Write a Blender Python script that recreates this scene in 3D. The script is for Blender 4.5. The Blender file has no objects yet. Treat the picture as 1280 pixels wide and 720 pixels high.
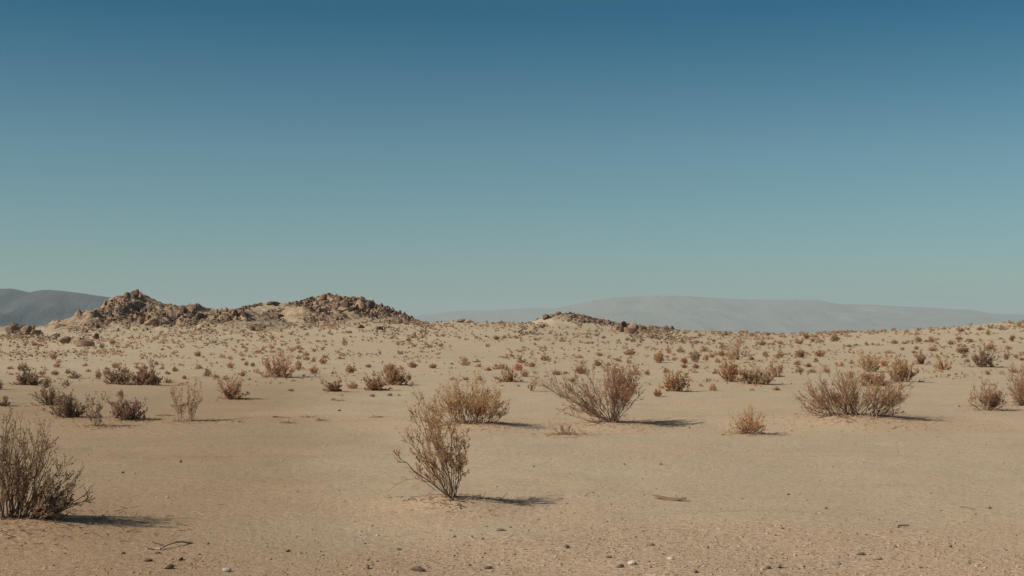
import bpy, math, random
import numpy as np
from mathutils import Vector

SC = bpy.context.scene
COL = SC.collection
rad = math.radians

# ------------------------------------------------------------------ camera model
F = 1600.0                     # focal length in pixels of a 1280 px wide frame (45 mm)
EYE = 1.65
HOR = 408.0                    # image row of the true horizon
PITCH = math.atan((HOR - 360.0) / F)
CP, SP = math.cos(PITCH), math.sin(PITCH)

def ray(px, py):
    """direction through a photo pixel, scaled to forward (Y) = 1"""
    xc, yc = (px - 640.0) / F, (360.0 - py) / F
    y = CP - yc * SP
    z = SP + yc * CP
    return xc / y, z / y

# ------------------------------------------------------------------ noise
def hsh(ix, iy, s):
    v = np.sin(ix * 127.1 + iy * 311.7 + s * 74.7) * 43758.5453
    return v - np.floor(v)

def vnoise(x, y, s=0):
    ix, iy = np.floor(x), np.floor(y)
    fx, fy = x - ix, y - iy
    fx = fx * fx * fx * (fx * (fx * 6 - 15) + 10)
    fy = fy * fy * fy * (fy * (fy * 6 - 15) + 10)
    a, b = hsh(ix, iy, s), hsh(ix + 1, iy, s)
    c, d = hsh(ix, iy + 1, s), hsh(ix + 1, iy + 1, s)
    return (a + (b - a) * fx) * (1 - fy) + (c + (d - c) * fx) * fy - 0.5

def fbm(x, y, octv=4, s=0, gain=0.5):
    t, a, f = 0, 1.0, 1.0
    for k in range(octv):
        t = t + a * vnoise(x * f + 13.7 * k, y * f - 7.3 * k, s + k)
        a *= gain
        f *= 2.03
    return t

def blocks(x, y, s=0):
    """cracked-bedrock relief: every cell a tilted block, with grooves between"""
    ix, iy = np.floor(x), np.floor(y)
    f1 = np.full(x.shape, 9.0)
    f2 = np.full(x.shape, 9.0)
    h = np.zeros(x.shape)
    for dx in (-1, 0, 1):
        for dy in (-1, 0, 1):
            cx, cy = ix + dx, iy + dy
            px = cx + 0.15 + 0.7 * hsh(cx, cy, s + 1)
            py = cy + 0.15 + 0.7 * hsh(cx, cy, s + 2)
            d = np.hypot(x - px, y - py)
            v = hsh(cx, cy, s + 3) + (hsh(cx, cy, s + 4) - 0.5) * (x - px) * 1.3 + (hsh(cx, cy, s + 5) - 0.6) * (y - py) * 1.3
            near = d < f1
            f2 = np.where(near, f1, np.minimum(f2, d))
            h = np.where(near, v, h)
            f1 = np.where(near, d, f1)
    return h - 0.5 - 0.45 * (1 - np.clip((f2 - f1) / 0.16, 0, 1))

def sstep(a, b, x):
    t = np.clip((x - a) / (b - a), 0, 1)
    return t * t * (3 - 2 * t)

# ------------------------------------------------------------------ terrain
CREST = np.array([(-700, 417), (-100, 417), (60, 414), (200, 409), (450, 405.5), (600, 404), (680, 405),
                  (800, 410), (850, 413), (930, 416.5), (1000, 417), (1050, 416), (1100, 414), (1150, 411.5),
                  (1200, 408.5), (1240, 405), (1290, 402.5), (1400, 399), (1900, 392)], float)
CREST_R = 220.0
SWALE_R = np.array([0, 30, 36, 60, 100, 160, 220], float)
SWALE_Z = np.array([0, 0.0, 0.02, -0.20, -0.20, 0.20, 0.69], float)
FAR_R = np.array([220, 300, 800, 3000, 9000, 14000, 40000], float)
FAR_Z = np.array([0, -2.5, -27, -62, -95, -105, -120], float)
MOUNDS = []      # (x, y, height, radius): sand held by the shrubs

def base_h(x, y):
    x, y = np.asarray(x, float), np.asarray(y, float)
    r = np.hypot(x, y)
    az = np.clip(np.arctan2(x, np.maximum(y, 1e-6) if False else y), -0.9, 0.9)
    px = 640 + F * np.tan(az)
    zc = EYE + (HOR - np.interp(px, CREST[:, 0], CREST[:, 1])) * CREST_R / F
    sw = np.interp(r, SWALE_R, SWALE_Z)
    w = sstep(70, 215, r)
    z = sw + (zc - 0.69) * w
    z = np.where(r > CREST_R, zc + np.interp(r, FAR_R, FAR_Z), z)
    z = z + 0.10 * fbm(x * 0.11, y * 0.11, 2, 3) * sstep(6, 30, r) * (1 + 2 * sstep(50, 150, r))
    z = z + 0.11 * fbm(x * 0.045 + 3, y * 0.30, 3, 15) * sstep(15, 24, r) * (1 - sstep(55, 90, r))
    z = z + 0.030 * fbm(x * 0.9, y * 0.9, 3, 8) * (1 - sstep(60, 120, r))
    return z

HILLS = {
    'A': dict(R=185.0, front=19.0, back=24.0, prof=[(-90, 424), (-40, 419), (0, 416), (40, 410), (70, 405), (95, 398), (110, 391), (122, 385),
        (134, 378), (146, 372), (157, 366), (166, 363), (173, 365), (180, 370), (188, 374), (202, 378.5), (216, 380.5), (226, 382), (233, 379.5), (241, 379.5),
        (247, 385), (258, 388.5), (270, 388), (282, 386), (296, 385), (312, 389), (345, 398), (385, 410), (430, 424)]),
    'B': dict(R=226.0, front=24.0, back=26.0, prof=[(225, 412), (265, 396), (290, 387), (310, 381.5), (324, 378.5), (340, 376.5), (355, 377.5), (370, 378), (381, 374.5),
        (394, 369.5), (405, 367.5), (420, 367.5), (432, 368.5), (446, 370), (456, 373), (468, 379), (481, 383), (493, 387), (506, 392),
        (516, 397), (528, 400.5), (545, 402), (562, 401), (576, 399), (588, 400), (604, 402), (630, 406), (670, 416)]),
    'C': dict(R=208.0, front=13.0, back=16.0, prof=[(615, 416), (650, 404.5), (664, 401), (676, 396), (688, 391), (700, 390), (716, 391), (735, 394),
        (748, 398), (768, 402), (790, 405), (815, 407), (838, 409.5), (855, 412), (900, 420)]),
    'D': dict(R=172.0, front=9.0, back=12.0, prof=[(-140, 424), (-60, 412), (-20, 406), (5, 405.5), (20, 405), (38, 407), (52, 411), (75, 418), (110, 427)]),
}

def hill_h(k, x, y):
    """height of a hill's own surface; below the plain where the hill has run out"""
    h = HILLS[k]
    p = np.array(h['prof'], float)
    R = h['R']
    xs = (p[:, 0] - 640) / F * R
    zs = EYE + (HOR - p[:, 1]) * R / F
    x, y = np.asarray(x, float), np.asarray(y, float)
    wob = 5.0 * fbm(x * 0.05, x * 0 + 3.3, 2, 21)
    dy = y - R - wob
    bR = base_h(x, x * 0 + R)
    top = np.interp(x + 1.2 * fbm(y * 0.12, x * 0.05, 2, 5) * np.minimum(np.abs(dy) / 10, 1), xs, zs)
    s = np.where(dy < 0, h['front'], h['back'])
    u = np.abs(dy) / s
    g = np.exp(-u ** 1.5)
    amt = np.maximum(top - bR, -1.0) * g
    rough = 0.55 * fbm(x * 0.22, y * 0.22, 3, 40) + 0.28 * fbm(x * 0.8, y * 0.8, 3, 50)
    px = 640 + F * x / y
    py = HOR - F * (base_h(x, y) + amt - EYE) / y
    rk = sstep(0.25, 0.65, sstep(0.2, 1.6, amt) * 0.5 + 0.5 + 0.75 * fbm(px * 0.035, py * 0.09, 3, 77) - 0.28 - (0.25 * (1 - sstep(350, 385, px)) if k == 'B' else 0))
    wx = x + 0.5 * fbm(x * 0.5, y * 0.5, 2, 71)
    rock = 0.60 * blocks(wx * 0.42, y * 0.34, 11) + 0.50 * blocks(wx * 0.95, y * 0.75, 31) + 0.30 * blocks(wx * 2.1, y * 1.7, 51)
    rough = rough + rock * rk
    return base_h(x, y) + amt + rough * np.clip(amt / 2.0, 0, 1) * np.minimum(u * 2.2 + 0.3, 1) - 0.22

def H(x, y):
    z = base_h(x, y)
    for k in HILLS:
        z = np.maximum(z, hill_h(k, x, y))
    return z

RS = np.concatenate([np.arange(4, 40, 0.05), np.arange(40, 300, 0.3)])
_COLUMN = {}
def column_heights(px):
    """ground height along one line of sight; only the hills the line crosses are evaluated"""
    q = round(px)
    if q not in _COLUMN:
        xs = RS * ((q - 640.0) / F)
        z = base_h(xs, RS)
        for k, h in HILLS.items():
            m = (RS > h['R'] - 2.6 * h['front'] - 6) & (RS < h['R'] + 2.6 * h['back'] + 6)
            if h['prof'][0][0] - 40 < q < h['prof'][-1][0] + 40:
                z[m] = np.maximum(z[m], hill_h(k, xs[m], RS[m]))
        _COLUMN[q] = z
    return _COLUMN[q]

def place(px, py):
    dx, dz = ray(px, py)
    col = column_heights(px)
    below = EYE + RS * dz < col
    if not below.any():                      # just above the skyline: step down to it
        return place(px, py + 0.7)
    i = int(np.argmax(below))
    x, y = RS[i] * dx, RS[i]
    z = H(np.array([x]), np.array([y]))[0] if y < 60 else col[i]
    return float(x), float(y), float(z)

# ------------------------------------------------------------------ mesh helpers
def link(name, verts, faces, mat, parent=None, smooth=False):
    me = bpy.data.meshes.new(name)
    verts = np.asarray(verts, np.float32)
    me.vertices.add(len(verts))
    me.vertices.foreach_set('co', verts.ravel())
    if isinstance(faces, np.ndarray):
        nf, k = faces.shape
        me.loops.add(nf * k)
        me.polygons.add(nf)
        me.loops.foreach_set('vertex_index', faces.astype(np.int32).ravel())
        me.polygons.foreach_set('loop_start', np.arange(0, nf * k, k, dtype=np.int32))
    else:
        flat = [i for f in faces for i in f]
        st, s = [], 0
        for f in faces:
            st.append(s)
            s += len(f)
        me.loops.add(len(flat))
        me.polygons.add(len(faces))
        me.loops.foreach_set('vertex_index', np.array(flat, np.int32))
        me.polygons.foreach_set('loop_start', np.array(st, np.int32))
    me.update(calc_edges=True)
    me.validate()
    if smooth:
        me.polygons.foreach_set('use_smooth', np.ones(len(me.polygons), bool))
    if mat:
        for m in (mat if isinstance(mat, list) else [mat]):
            me.materials.append(m)
    o = bpy.data.objects.new(name, me)
    COL.objects.link(o)
    if parent:
        o.parent = parent
    return o

def tag(o, label, cat, group=None):
    o['label'] = label
    o['category'] = cat
    if group:
        o['group'] = group
    return o

# ------------------------------------------------------------------ materials
def new_mat(name):
    m = bpy.data.materials.new(name)
    m.use_nodes = True
    nt = m.node_tree
    b = nt.nodes['Principled BSDF']
    b.inputs['Specular IOR Level'].default_value = 0.12
    b.inputs['Roughness'].default_value = 0.95
    return m, nt, b

def N(nt, typ, **kw):
    n = nt.nodes.new(typ)
    for k, v in kw.items():
        if k.startswith('i_'):
            n.inputs[k[2:].replace('_', ' ')].default_value = v
        else:
            setattr(n, k, v)
    return n

def mixc(nt, fac, a, b, typ='MIX'):
    n = nt.nodes.new('ShaderNodeMix')
    n.data_type = 'RGBA'
    n.blend_type = typ
    for s, v in ((0, fac), (6, a), (7, b)):
        if isinstance(v, bpy.types.NodeSocket):
            nt.links.new(v, n.inputs[s])
        else:
            n.inputs[s].default_value = (*v, 1) if isinstance(v, tuple) and len(v) == 3 else v
    return n.outputs[2]

def noise(nt, vec, scale, detail=4, rough=0.55):
    n = nt.nodes.new('ShaderNodeTexNoise')
    n.inputs['Scale'].default_value = scale
    n.inputs['Detail'].default_value = detail
    n.inputs['Roughness'].default_value = rough
    nt.links.new(vec, n.inputs['Vector'])
    return n.outputs['Fac']

def ramp(nt, fac, stops):
    r = nt.nodes.new('ShaderNodeValToRGB')
    e = r.color_ramp.elements
    while len(e) > 1:
        e.remove(e[-1])
    for i, (p, c) in enumerate(stops):
        el = e[0] if i == 0 else e.new(p)
        el.position = p
        el.color = (*c, 1) if isinstance(c, tuple) else (c, c, c, 1)
    nt.links.new(fac, r.inputs['Fac'])
    return r.outputs['Color']

def mapped(nt, vec, sc):
    m = nt.nodes.new('ShaderNodeMapping')
    m.inputs['Scale'].default_value = sc
    nt.links.new(vec, m.inputs['Vector'])
    return m.outputs['Vector']

SAND_PALE = (0.450, 0.362, 0.245)
SAND_GREY = (0.400, 0.338, 0.240)
SAND_ORANGE = (0.440, 0.318, 0.195)
SAND_BROWN = (0.340, 0.246, 0.158)

def sand_color(nt, pos):
    big = noise(nt, pos, 0.045, 3)
    band = noise(nt, mapped(nt, pos, (0.05, 0.28, 0.0)), 1.0, 4)
    med = noise(nt, pos, 0.7, 5, 0.6)
    fine = noise(nt, pos, 11.0, 6, 0.7)
    grain = noise(nt, pos, 55.0, 3, 0.7)
    c = mixc(nt, ramp(nt, big, [(0.36, 0.0), (0.64, 1.0)]), SAND_PALE, SAND_GREY)
    c = mixc(nt, ramp(nt, band, [(0.45, 0.0), (0.70, 0.75)]), c, SAND_ORANGE)
    c = mixc(nt, ramp(nt, med, [(0.52, 0.0), (0.80, 0.55)]), c, SAND_BROWN)
    streak = noise(nt, mapped(nt, pos, (0.22, 1.9, 0.0)), 1.0, 5, 0.6)
    c = mixc(nt, ramp(nt, streak, [(0.56, 0.0), (0.74, 0.55)]), c, (0.30, 0.215, 0.140))
    pink = noise(nt, pos, 0.33, 4, 0.6)
    c = mixc(nt, ramp(nt, pink, [(0.47, 0.0), (0.66, 0.4)]), c, (0.475, 0.340, 0.218))
    c = mixc(nt, 0.55, c, ramp(nt, fine, [(0.25, 0.45), (0.5, 0.98), (0.8, 1.2)]), 'MULTIPLY')
    c = mixc(nt, 0.60, c, ramp(nt, grain, [(0.28, 0.45), (0.5, 1.0), (0.78, 1.25)]), 'MULTIPLY')
    return c, med, fine, grain

def bump(nt, h, strength, dist, prev=None):
    b = nt.nodes.new('ShaderNodeBump')
    b.inputs['Strength'].default_value = strength
    b.inputs['Distance'].default_value = dist
    nt.links.new(h, b.inputs['Height'])
    if prev:
        nt.links.new(prev, b.inputs['Normal'])
    return b.outputs['Normal']

def make_sand():
    m, nt, b = new_mat('desert_sand')
    pos = N(nt, 'ShaderNodeNewGeometry').outputs['Position']
    c, med, fine, grain = sand_color(nt, pos)
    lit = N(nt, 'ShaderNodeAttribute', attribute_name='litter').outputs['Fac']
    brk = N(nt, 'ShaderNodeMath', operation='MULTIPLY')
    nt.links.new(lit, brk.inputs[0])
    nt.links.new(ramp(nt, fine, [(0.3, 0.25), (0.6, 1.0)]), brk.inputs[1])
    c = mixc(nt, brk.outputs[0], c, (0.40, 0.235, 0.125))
    grav = N(nt, 'ShaderNodeAttribute', attribute_name='gravelly').outputs['Fac']
    sp = ramp(nt, noise(nt, pos, 24.0, 4, 0.8), [(0.34, (0.15, 0.105, 0.075)), (0.44, (0.37, 0.262, 0.17)), (0.58, (0.46, 0.338, 0.225)), (0.70, (0.62, 0.50, 0.37))])
    gm = N(nt, 'ShaderNodeMath', operation='MULTIPLY', i_Value=0.75)
    nt.links.new(grav, gm.inputs[0])
    gm.inputs[1].default_value = 0.95
    c = mixc(nt, gm.outputs[0], c, sp)
    brown = N(nt, 'ShaderNodeAttribute', attribute_name='left_brown_tone').outputs['Fac']
    c = mixc(nt, brown, c, mixc(nt, 1.0, c, (0.76, 0.71, 0.655), 'MULTIPLY'))  # ground colour multiplied darker and browner towards the near left
    nt.links.new(c, b.inputs['Base Color'])
    n1 = bump(nt, med, 0.5, 0.05)
    n2 = bump(nt, fine, 0.8, 0.03, n1)
    n3 = bump(nt, grain, 0.8, 0.008, n2)
    nt.links.new(n3, b.inputs['Normal'])
    return m

def make_hill():
    m, nt, b = new_mat('hill_soil_and_rock')
    pos = N(nt, 'ShaderNodeNewGeometry').outputs['Position']
    c, med, fine, grain = sand_color(nt, pos)
    rk = noise(nt, pos, 1.3, 6, 0.65)
    rockc = ramp(nt, rk, [(0.30, (0.085, 0.057, 0.043)), (0.48, (0.235, 0.160, 0.106)), (0.68, (0.41, 0.30, 0.20))])
    att = N(nt, 'ShaderNodeAttribute', attribute_name='rockiness').outputs['Fac']
    br = noise(nt, pos, 0.55, 5, 0.65)
    ad = N(nt, 'ShaderNodeMath', operation='ADD')
    nt.links.new(att, ad.inputs[0])
    nt.links.new(br, ad.inputs[1])
    soil = ramp(nt, att, [(0.05, 0.0), (0.45, 0.75)])
    c = mixc(nt, soil, c, (0.300, 0.212, 0.138))
    f = ramp(nt, ad.outputs[0], [(0.72, 0.0), (0.98, 0.9)])
    c = mixc(nt, f, c, rockc)
    nt.links.new(c, b.inputs['Base Color'])
    n1 = bump(nt, rk, 0.8, 0.35)
    nt.links.new(bump(nt, fine, 0.4, 0.03, n1), b.inputs['Normal'])
    return m

def make_rock(name, dark, mid, pale, scale, random_obj=True):
    m, nt, b = new_mat(name)
    tc = N(nt, 'ShaderNodeTexCoord').outputs['Object']
    pos = N(nt, 'ShaderNodeNewGeometry')
    n = noise(nt, tc, scale, 6, 0.65)
    c = ramp(nt, n, [(0.30, dark), (0.5, mid), (0.72, pale)])
    if random_obj:
        rnd = N(nt, 'ShaderNodeObjectInfo').outputs['Random']
    else:
        rnd = pos.outputs['Random Per Island']
    c = mixc(nt, 0.8, c, ramp(nt, rnd, [(0.0, (0.55, 0.52, 0.52)), (0.5, (1.0, 1.0, 1.0)), (1.0, (1.45, 1.38, 1.25))]), 'MULTIPLY')
    nt.links.new(c, b.inputs['Base Color'])
    nt.links.new(bump(nt, n, 0.6, 0.1 / scale * 3), b.inputs['Normal'])
    return m

def make_plant(name, use_obj, color=(0.1, 0.07, 0.05), lo=0.6, hi=1.4, translucent=0.0):
    m, nt, b = new_mat(name)
    rnd = N(nt, 'ShaderNodeNewGeometry').outputs['Random Per Island']
    v = ramp(nt, rnd, [(0, lo), (1, hi)])
    if use_obj:
        col = N(nt, 'ShaderNodeObjectInfo').outputs['Color']
    else:
        rgb = N(nt, 'ShaderNodeRGB')
        rgb.outputs[0].default_value = (*color, 1)
        col = rgb.outputs[0]
    c = mixc(nt, 1.0, col, v, 'MULTIPLY')
    nt.links.new(c, b.inputs['Base Color'])
    if translucent:
        t = N(nt, 'ShaderNodeBsdfTranslucent')
        nt.links.new(c, t.inputs['Color'])
        mx = N(nt, 'ShaderNodeMixShader')
        mx.inputs[0].default_value = translucent
        nt.links.new(b.outputs[0], mx.inputs[1])
        nt.links.new(t.outputs[0], mx.inputs[2])
        nt.links.new(mx.outputs[0], nt.nodes['Material Output'].inputs['Surface'])
    return m

def make_mountain(name, scale, a, b_, c_):
    m, nt, b = new_mat(name)
    pos = N(nt, 'ShaderNodeNewGeometry').outputs['Position']
    n = noise(nt, pos, scale, 7, 0.6)
    nt.links.new(ramp(nt, n, [(0.3, a), (0.5, b_), (0.7, c_)]), b.inputs['Base Color'])
    nt.links.new(bump(nt, noise(nt, mapped(nt, pos, (1.0, 0.35, 0.6)), scale * 3, 6, 0.6), 0.7, 0.12 / scale), b.inputs['Normal'])
    return m

M_SAND = make_sand()
M_HILL = make_hill()
M_ROCK = make_rock('varnished_boulder', (0.085, 0.055, 0.042), (0.215, 0.140, 0.097), (0.35, 0.250, 0.165), 2.0)
M_RUBBLE = make_rock('broken_rubble', (0.060, 0.039, 0.031), (0.148, 0.096, 0.067), (0.27, 0.188, 0.125), 1.2, False)
M_PALE_RUBBLE = make_rock('pale_broken_rubble', (0.095, 0.064, 0.047), (0.245, 0.166, 0.110), (0.42, 0.308, 0.205), 1.2, False)
M_STONE = make_rock('desert_stone', (0.10, 0.075, 0.06), (0.21, 0.155, 0.115), (0.36, 0.28, 0.20), 22.0)
M_WHITE = make_rock('pale_quartz', (0.30, 0.25, 0.20), (0.46, 0.40, 0.33), (0.60, 0.55, 0.47), 22.0)
M_GRAVEL = make_rock('mixed_gravel', (0.13, 0.09, 0.065), (0.32, 0.232, 0.155), (0.48, 0.375, 0.265), 30.0, False)
M_STEM = make_plant('dry_stem', True, lo=0.7, hi=1.3)
M_LEAF = make_plant('dry_leaf', True, lo=0.6, hi=1.4, translucent=0.55)
M_TWIG = make_plant('grey_deadwood', False, (0.30, 0.215, 0.15))
M_BARK = make_plant('dry_bark', False, (0.15, 0.095, 0.06))
M_LITTER = make_plant('twig_and_leaf_litter', False, (0.26, 0.165, 0.10), lo=0.5, hi=1.6)
M_MOUNT = make_mountain('mountain_rock', 0.0022, (0.16, 0.125, 0.092), (0.20, 0.160, 0.118), (0.245, 0.20, 0.15))
M_DARK_MOUNT = make_mountain('dark_mountain_rock', 0.006, (0.040, 0.041, 0.053), (0.058, 0.057, 0.068), (0.092, 0.081, 0.082))

# ------------------------------------------------------------------ shrubs: mesh growth
def norm(v):
    return v / (np.linalg.norm(v) + 1e-9)

class Grow:
    def __init__(self, seed):
        self.r = np.random.RandomState(seed)
        self.sv, self.sf, self.lv, self.lf = [], [], [], []

    def tube(self, pts, r0, r1, sides=3, twig=False):
        pts = np.asarray(pts)
        n = len(pts)
        sv, sf = (self.lv, self.lf) if twig else (self.sv, self.sf)
        b0 = len(sv)
        for i in range(n):
            T = norm(pts[min(i + 1, n - 1)] - pts[max(i - 1, 0)])
            a = norm(np.cross(T, (0.31, 0.87, 0.37)))
            b = np.cross(T, a)
            rr = r0 + (r1 - r0) * i / (n - 1)
            for k in range(sides):
                an = 2 * math.pi * k / sides
                sv.append(pts[i] + rr * (math.cos(an) * a + math.sin(an) * b))
        for i in range(n - 1):
            for k in range(sides):
                k2 = (k + 1) % sides
                sf.append((b0 + i * sides + k, b0 + i * sides + k2, b0 + (i + 1) * sides + k2, b0 + (i + 1) * sides + k))

    def leaf(self, p, d, size):
        d = norm(d + self.r.normal(0, 0.55, 3))
        s = norm(np.cross(d, self.r.normal(0, 1, 3)))
        L = size * self.r.uniform(0.6, 1.35)
        w = L * self.r.uniform(0.28, 0.5)
        b = len(self.lv)
        self.lv += [p, p + d * L * 0.5 + s * w, p + d * L, p + d * L * 0.5 - s * w]
        self.lf.append((b, b + 1, b + 2, b + 3))

    def curve(self, p, d, L, n, up, jit):
        pts = [p]
        d = norm(d)
        for i in range(n):
            d = norm(d + np.array((0, 0, up)) + self.r.normal(0, jit, 3))
            pts.append(pts[-1] + d * L / n)
        return pts

    def stem(self, base, tip, r0, ntw, ntwl, leaf, lpt, t0=0.28, droop=False, bare=0.0, twl=(0.14, 0.34)):
        r = self.r
        base, tip = np.array(base, float), np.array(tip, float)
        D = tip - base
        L = np.linalg.norm(D)
        c = base + D * np.array((0.51, 0.51, 0.46 if not droop else 1.1)) + r.normal(0, 0.03 * L, 3)
        pts = []
        n = 8
        for i in range(n + 1):
            t = i / n
            p = (1 - t) ** 2 * base + 2 * t * (1 - t) * c + t * t * tip
            if 0 < i < n:
                p = p + r.normal(0, 0.012 * L, 3)
            pts.append(p)
        self.tube(pts, r0, r0 * 0.33)
        pts = np.array(pts)
        for k in range(ntw):
            t = r.uniform(t0, 1.0)
            f = t * n
            i = min(int(f), n - 1)
            p = pts[i] + (pts[i + 1] - pts[i]) * (f - i)
            T = norm(pts[i + 1] - pts[i])
            side = r.normal(0, 1, 3)
            side -= side.dot(T) * T
            d = T + norm(side) * r.uniform(0.35, 0.95)
            l = L * r.uniform(*twl) * (1.2 - 0.55 * t)
            tw = self.curve(p, d, l, 4, 0.16, 0.14)
            self.tube(tw, r0 * 0.36, r0 * 0.17, twig=True)
            for m in range(ntwl):
                j = r.randint(1, 5)
                q = tw[j]
                d2 = norm(tw[j] - tw[j - 1]) + r.normal(0, 0.45, 3)
                t2 = self.curve(q, d2, l * r.uniform(0.25, 0.6), 2, 0.18, 0.15)
                self.tube(t2, r0 * 0.20, r0 * 0.11, twig=True)
                if r.uniform() < bare:
                    continue
                for a in range(lpt):
                    u = r.uniform(0.1, 1.0) * 2
                    ii = min(int(u), 1)
                    self.leaf(t2[ii] + (t2[ii + 1] - t2[ii]) * (u - ii), norm(t2[ii + 1] - t2[ii]), leaf)
            for a in range(lpt):
                u = r.uniform(0.8, 4)
                ii = min(int(u), 3)
                self.leaf(tw[ii] + (tw[ii + 1] - tw[ii]) * (u - ii), norm(tw[ii + 1] - tw[ii]), leaf)

def fan_tips(r, n, w, h, lean=0.0, low=0.25, depth=0.9):
    """tips of a fan of n stems filling a crown w wide and h high"""
    out = []
    for i in range(n):
        a = r.uniform(0, 2 * math.pi)
        q = math.sqrt(r.uniform(0, 1))
        x, y = q * math.cos(a), q * math.sin(a)
        z = h * (1 - (1 - low) * q ** 2.2) * r.uniform(0.72, 1.0)
        out.append((x * w / 2 + lean * z, y * w / 2 * depth, z))
    return out

COLS = {   # foliage, stem
    'dark': ((0.380, 0.248, 0.168), (0.195, 0.142, 0.110)),
    'brown': ((0.540, 0.338, 0.204), (0.265, 0.190, 0.138)),
    'orange': ((0.600, 0.350, 0.175), (0.310, 0.208, 0.140)),
    'tan': ((0.580, 0.395, 0.238), (0.310, 0.228, 0.165)),
    'gold': ((0.590, 0.375, 0.200), (0.285, 0.205, 0.145)),
}

def jitcol(c, s, k=0.12):
    r = random.Random(s)
    f = 1 + r.uniform(-k, k)
    return tuple(v * f * (1 + r.uniform(-0.04, 0.04)) for v in c) + (1.0,)

ANCH = []     # (px, py, phrase) things other labels may point to
def empty(name, loc, rz=0.0):
    o = bpy.data.objects.new(name, None)
    o.empty_display_size = 0.1
    COL.objects.link(o)
    o.location = loc
    o.rotation_euler = (0, 0, rz)
    return o

def hero(px, py, label, phrase, build, tone, group=None, mound=None, cat='shrub'):
    x, y, z = place(px, py)
    if mound:                                   # it stands on its own sand mound, a little nearer than bare ground at that row
        x, y, z = place(px, py + mound[0] * 0.7 * F / y)
    s = y / F                                   # metres per photo pixel at that depth
    g = build(s)
    o = empty('desert_shrub', (x, y, z - 0.01 + (mound[0] * 0.7 if mound else 0.0)))
    lc, sc_ = COLS[tone]
    b = link('branches', g.sv, np.array(g.sf), M_STEM, o)
    b.color = jitcol(sc_, px)
    if g.lf:
        l = link('foliage', g.lv, np.array(g.lf), M_LEAF, o)
        l.color = jitcol(lc, px + 3)
    tag(o, label, cat, 'desert shrubs on the plain')
    if phrase:
        ANCH.append((px, py, phrase))
    if mound:
        MOUNDS.append((x, y, mound[0], mound[1]))
    else:
        MOUNDS.append((x, y, 0.02, 0.35))
    return o

def from_px(tips, seed, s, bases=None, depth=0.5, r0=0.008, ntw=7, ntwl=3, leaf=0.016, lpt=3, t0=0.28, bare=0.0, copies=1, jit=6.0, twl=(0.14, 0.34)):
    g = Grow(seed)
    rr = g.r
    for k in range(copies):
        for (dx, dy) in tips:
            b = (0, 0, 0)
            if bases:
                bx = min(max(dx * rr.uniform(0.1, 0.7) + rr.normal(0, 5), min(bases)), max(bases))
                b = (bx * s, rr.normal(0, 0.12 * (max(bases) - min(bases)) * s), -0.01)
            else:
                b = (rr.normal(0, 0.025), rr.normal(0, 0.025), -0.01)
            L = math.hypot(dx, dy) * s
            tip = ((dx + rr.normal(0, jit)) * s, rr.normal(0, depth) * L * 0.8, max(0.04, (-dy + rr.normal(0, jit)) * s))
            g.stem(b, tip, r0 * (0.7 + 0.6 * rr.uniform()), ntw, ntwl, leaf, lpt, t0=t0, bare=bare, twl=twl, droop=(-dy < 0.35 * abs(dx) and rr.uniform() < 0.5))
    return g

def crown(w, h, n, seed, s, lean=0.0, bases=None, **kw):
    """tips on a rounded crown w x h photo pixels"""
    r = np.random.RandomState(seed + 7)
    tips = []
    for i in range(n):
        u = r.uniform(-1, 1)
        top = h * (1 - 0.55 * abs(u) ** 2.4) * r.uniform(0.55, 1.0)
        tips.append((u * w / 2 + lean * top, -top))
    return from_px(tips, seed, s, bases=bases, **kw)

# the lone V-shaped foreground shrub
T1 = [(-62, -58), (-58, -70), (-64, -86), (-54, -108), (-47, -126), (-44, -112), (-38, -128), (-33, -112), (-27, -120), (-20, -116),
      (-14, -100), (-8, -92), (-2, -86), (3, -96), (9, -82), (14, -78), (17, -70), (16, -56), (-50, -62), (-42, -78), (-34, -88), (-26, -94),
      (-46, -44), (-36, -58), (-20, -76), (-10, -66), (2, -64), (10, -54), (-28, -48)]
def lone_shrub(s):
    g = from_px(T1, 11, s, depth=0.26, r0=0.0072, ntw=10, ntwl=4, leaf=0.0150, lpt=4, t0=0.42, jit=3, bare=0.2, twl=(0.10, 0.26))
    arch = [(-22, 14), (-34, 24), (-46, 29), (-58, 28), (-70, 22), (-82, 13)]      # one thin arching branch
    g.tube([np.array((a * s, -0.03, b * s)) for a, b in arch], 0.0045, 0.002)
    for a, b, c_, d_ in ((-46, 29, -52, 36), (-58, 28, -66, 32), (-70, 22, -77, 24)):
        g.tube([np.array((a * s, -0.03, b * s)), np.array((c_ * s, -0.05, d_ * s))], 0.0025, 0.0015)
    return g
hero(567, 626, 'lone upright V-shaped shrub with bare tangled stems, the tallest standing in the open foreground sand', 'the lone V-shaped foreground shrub',
     lone_shrub, 'gold', mound=(0.09, 0.5))
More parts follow.
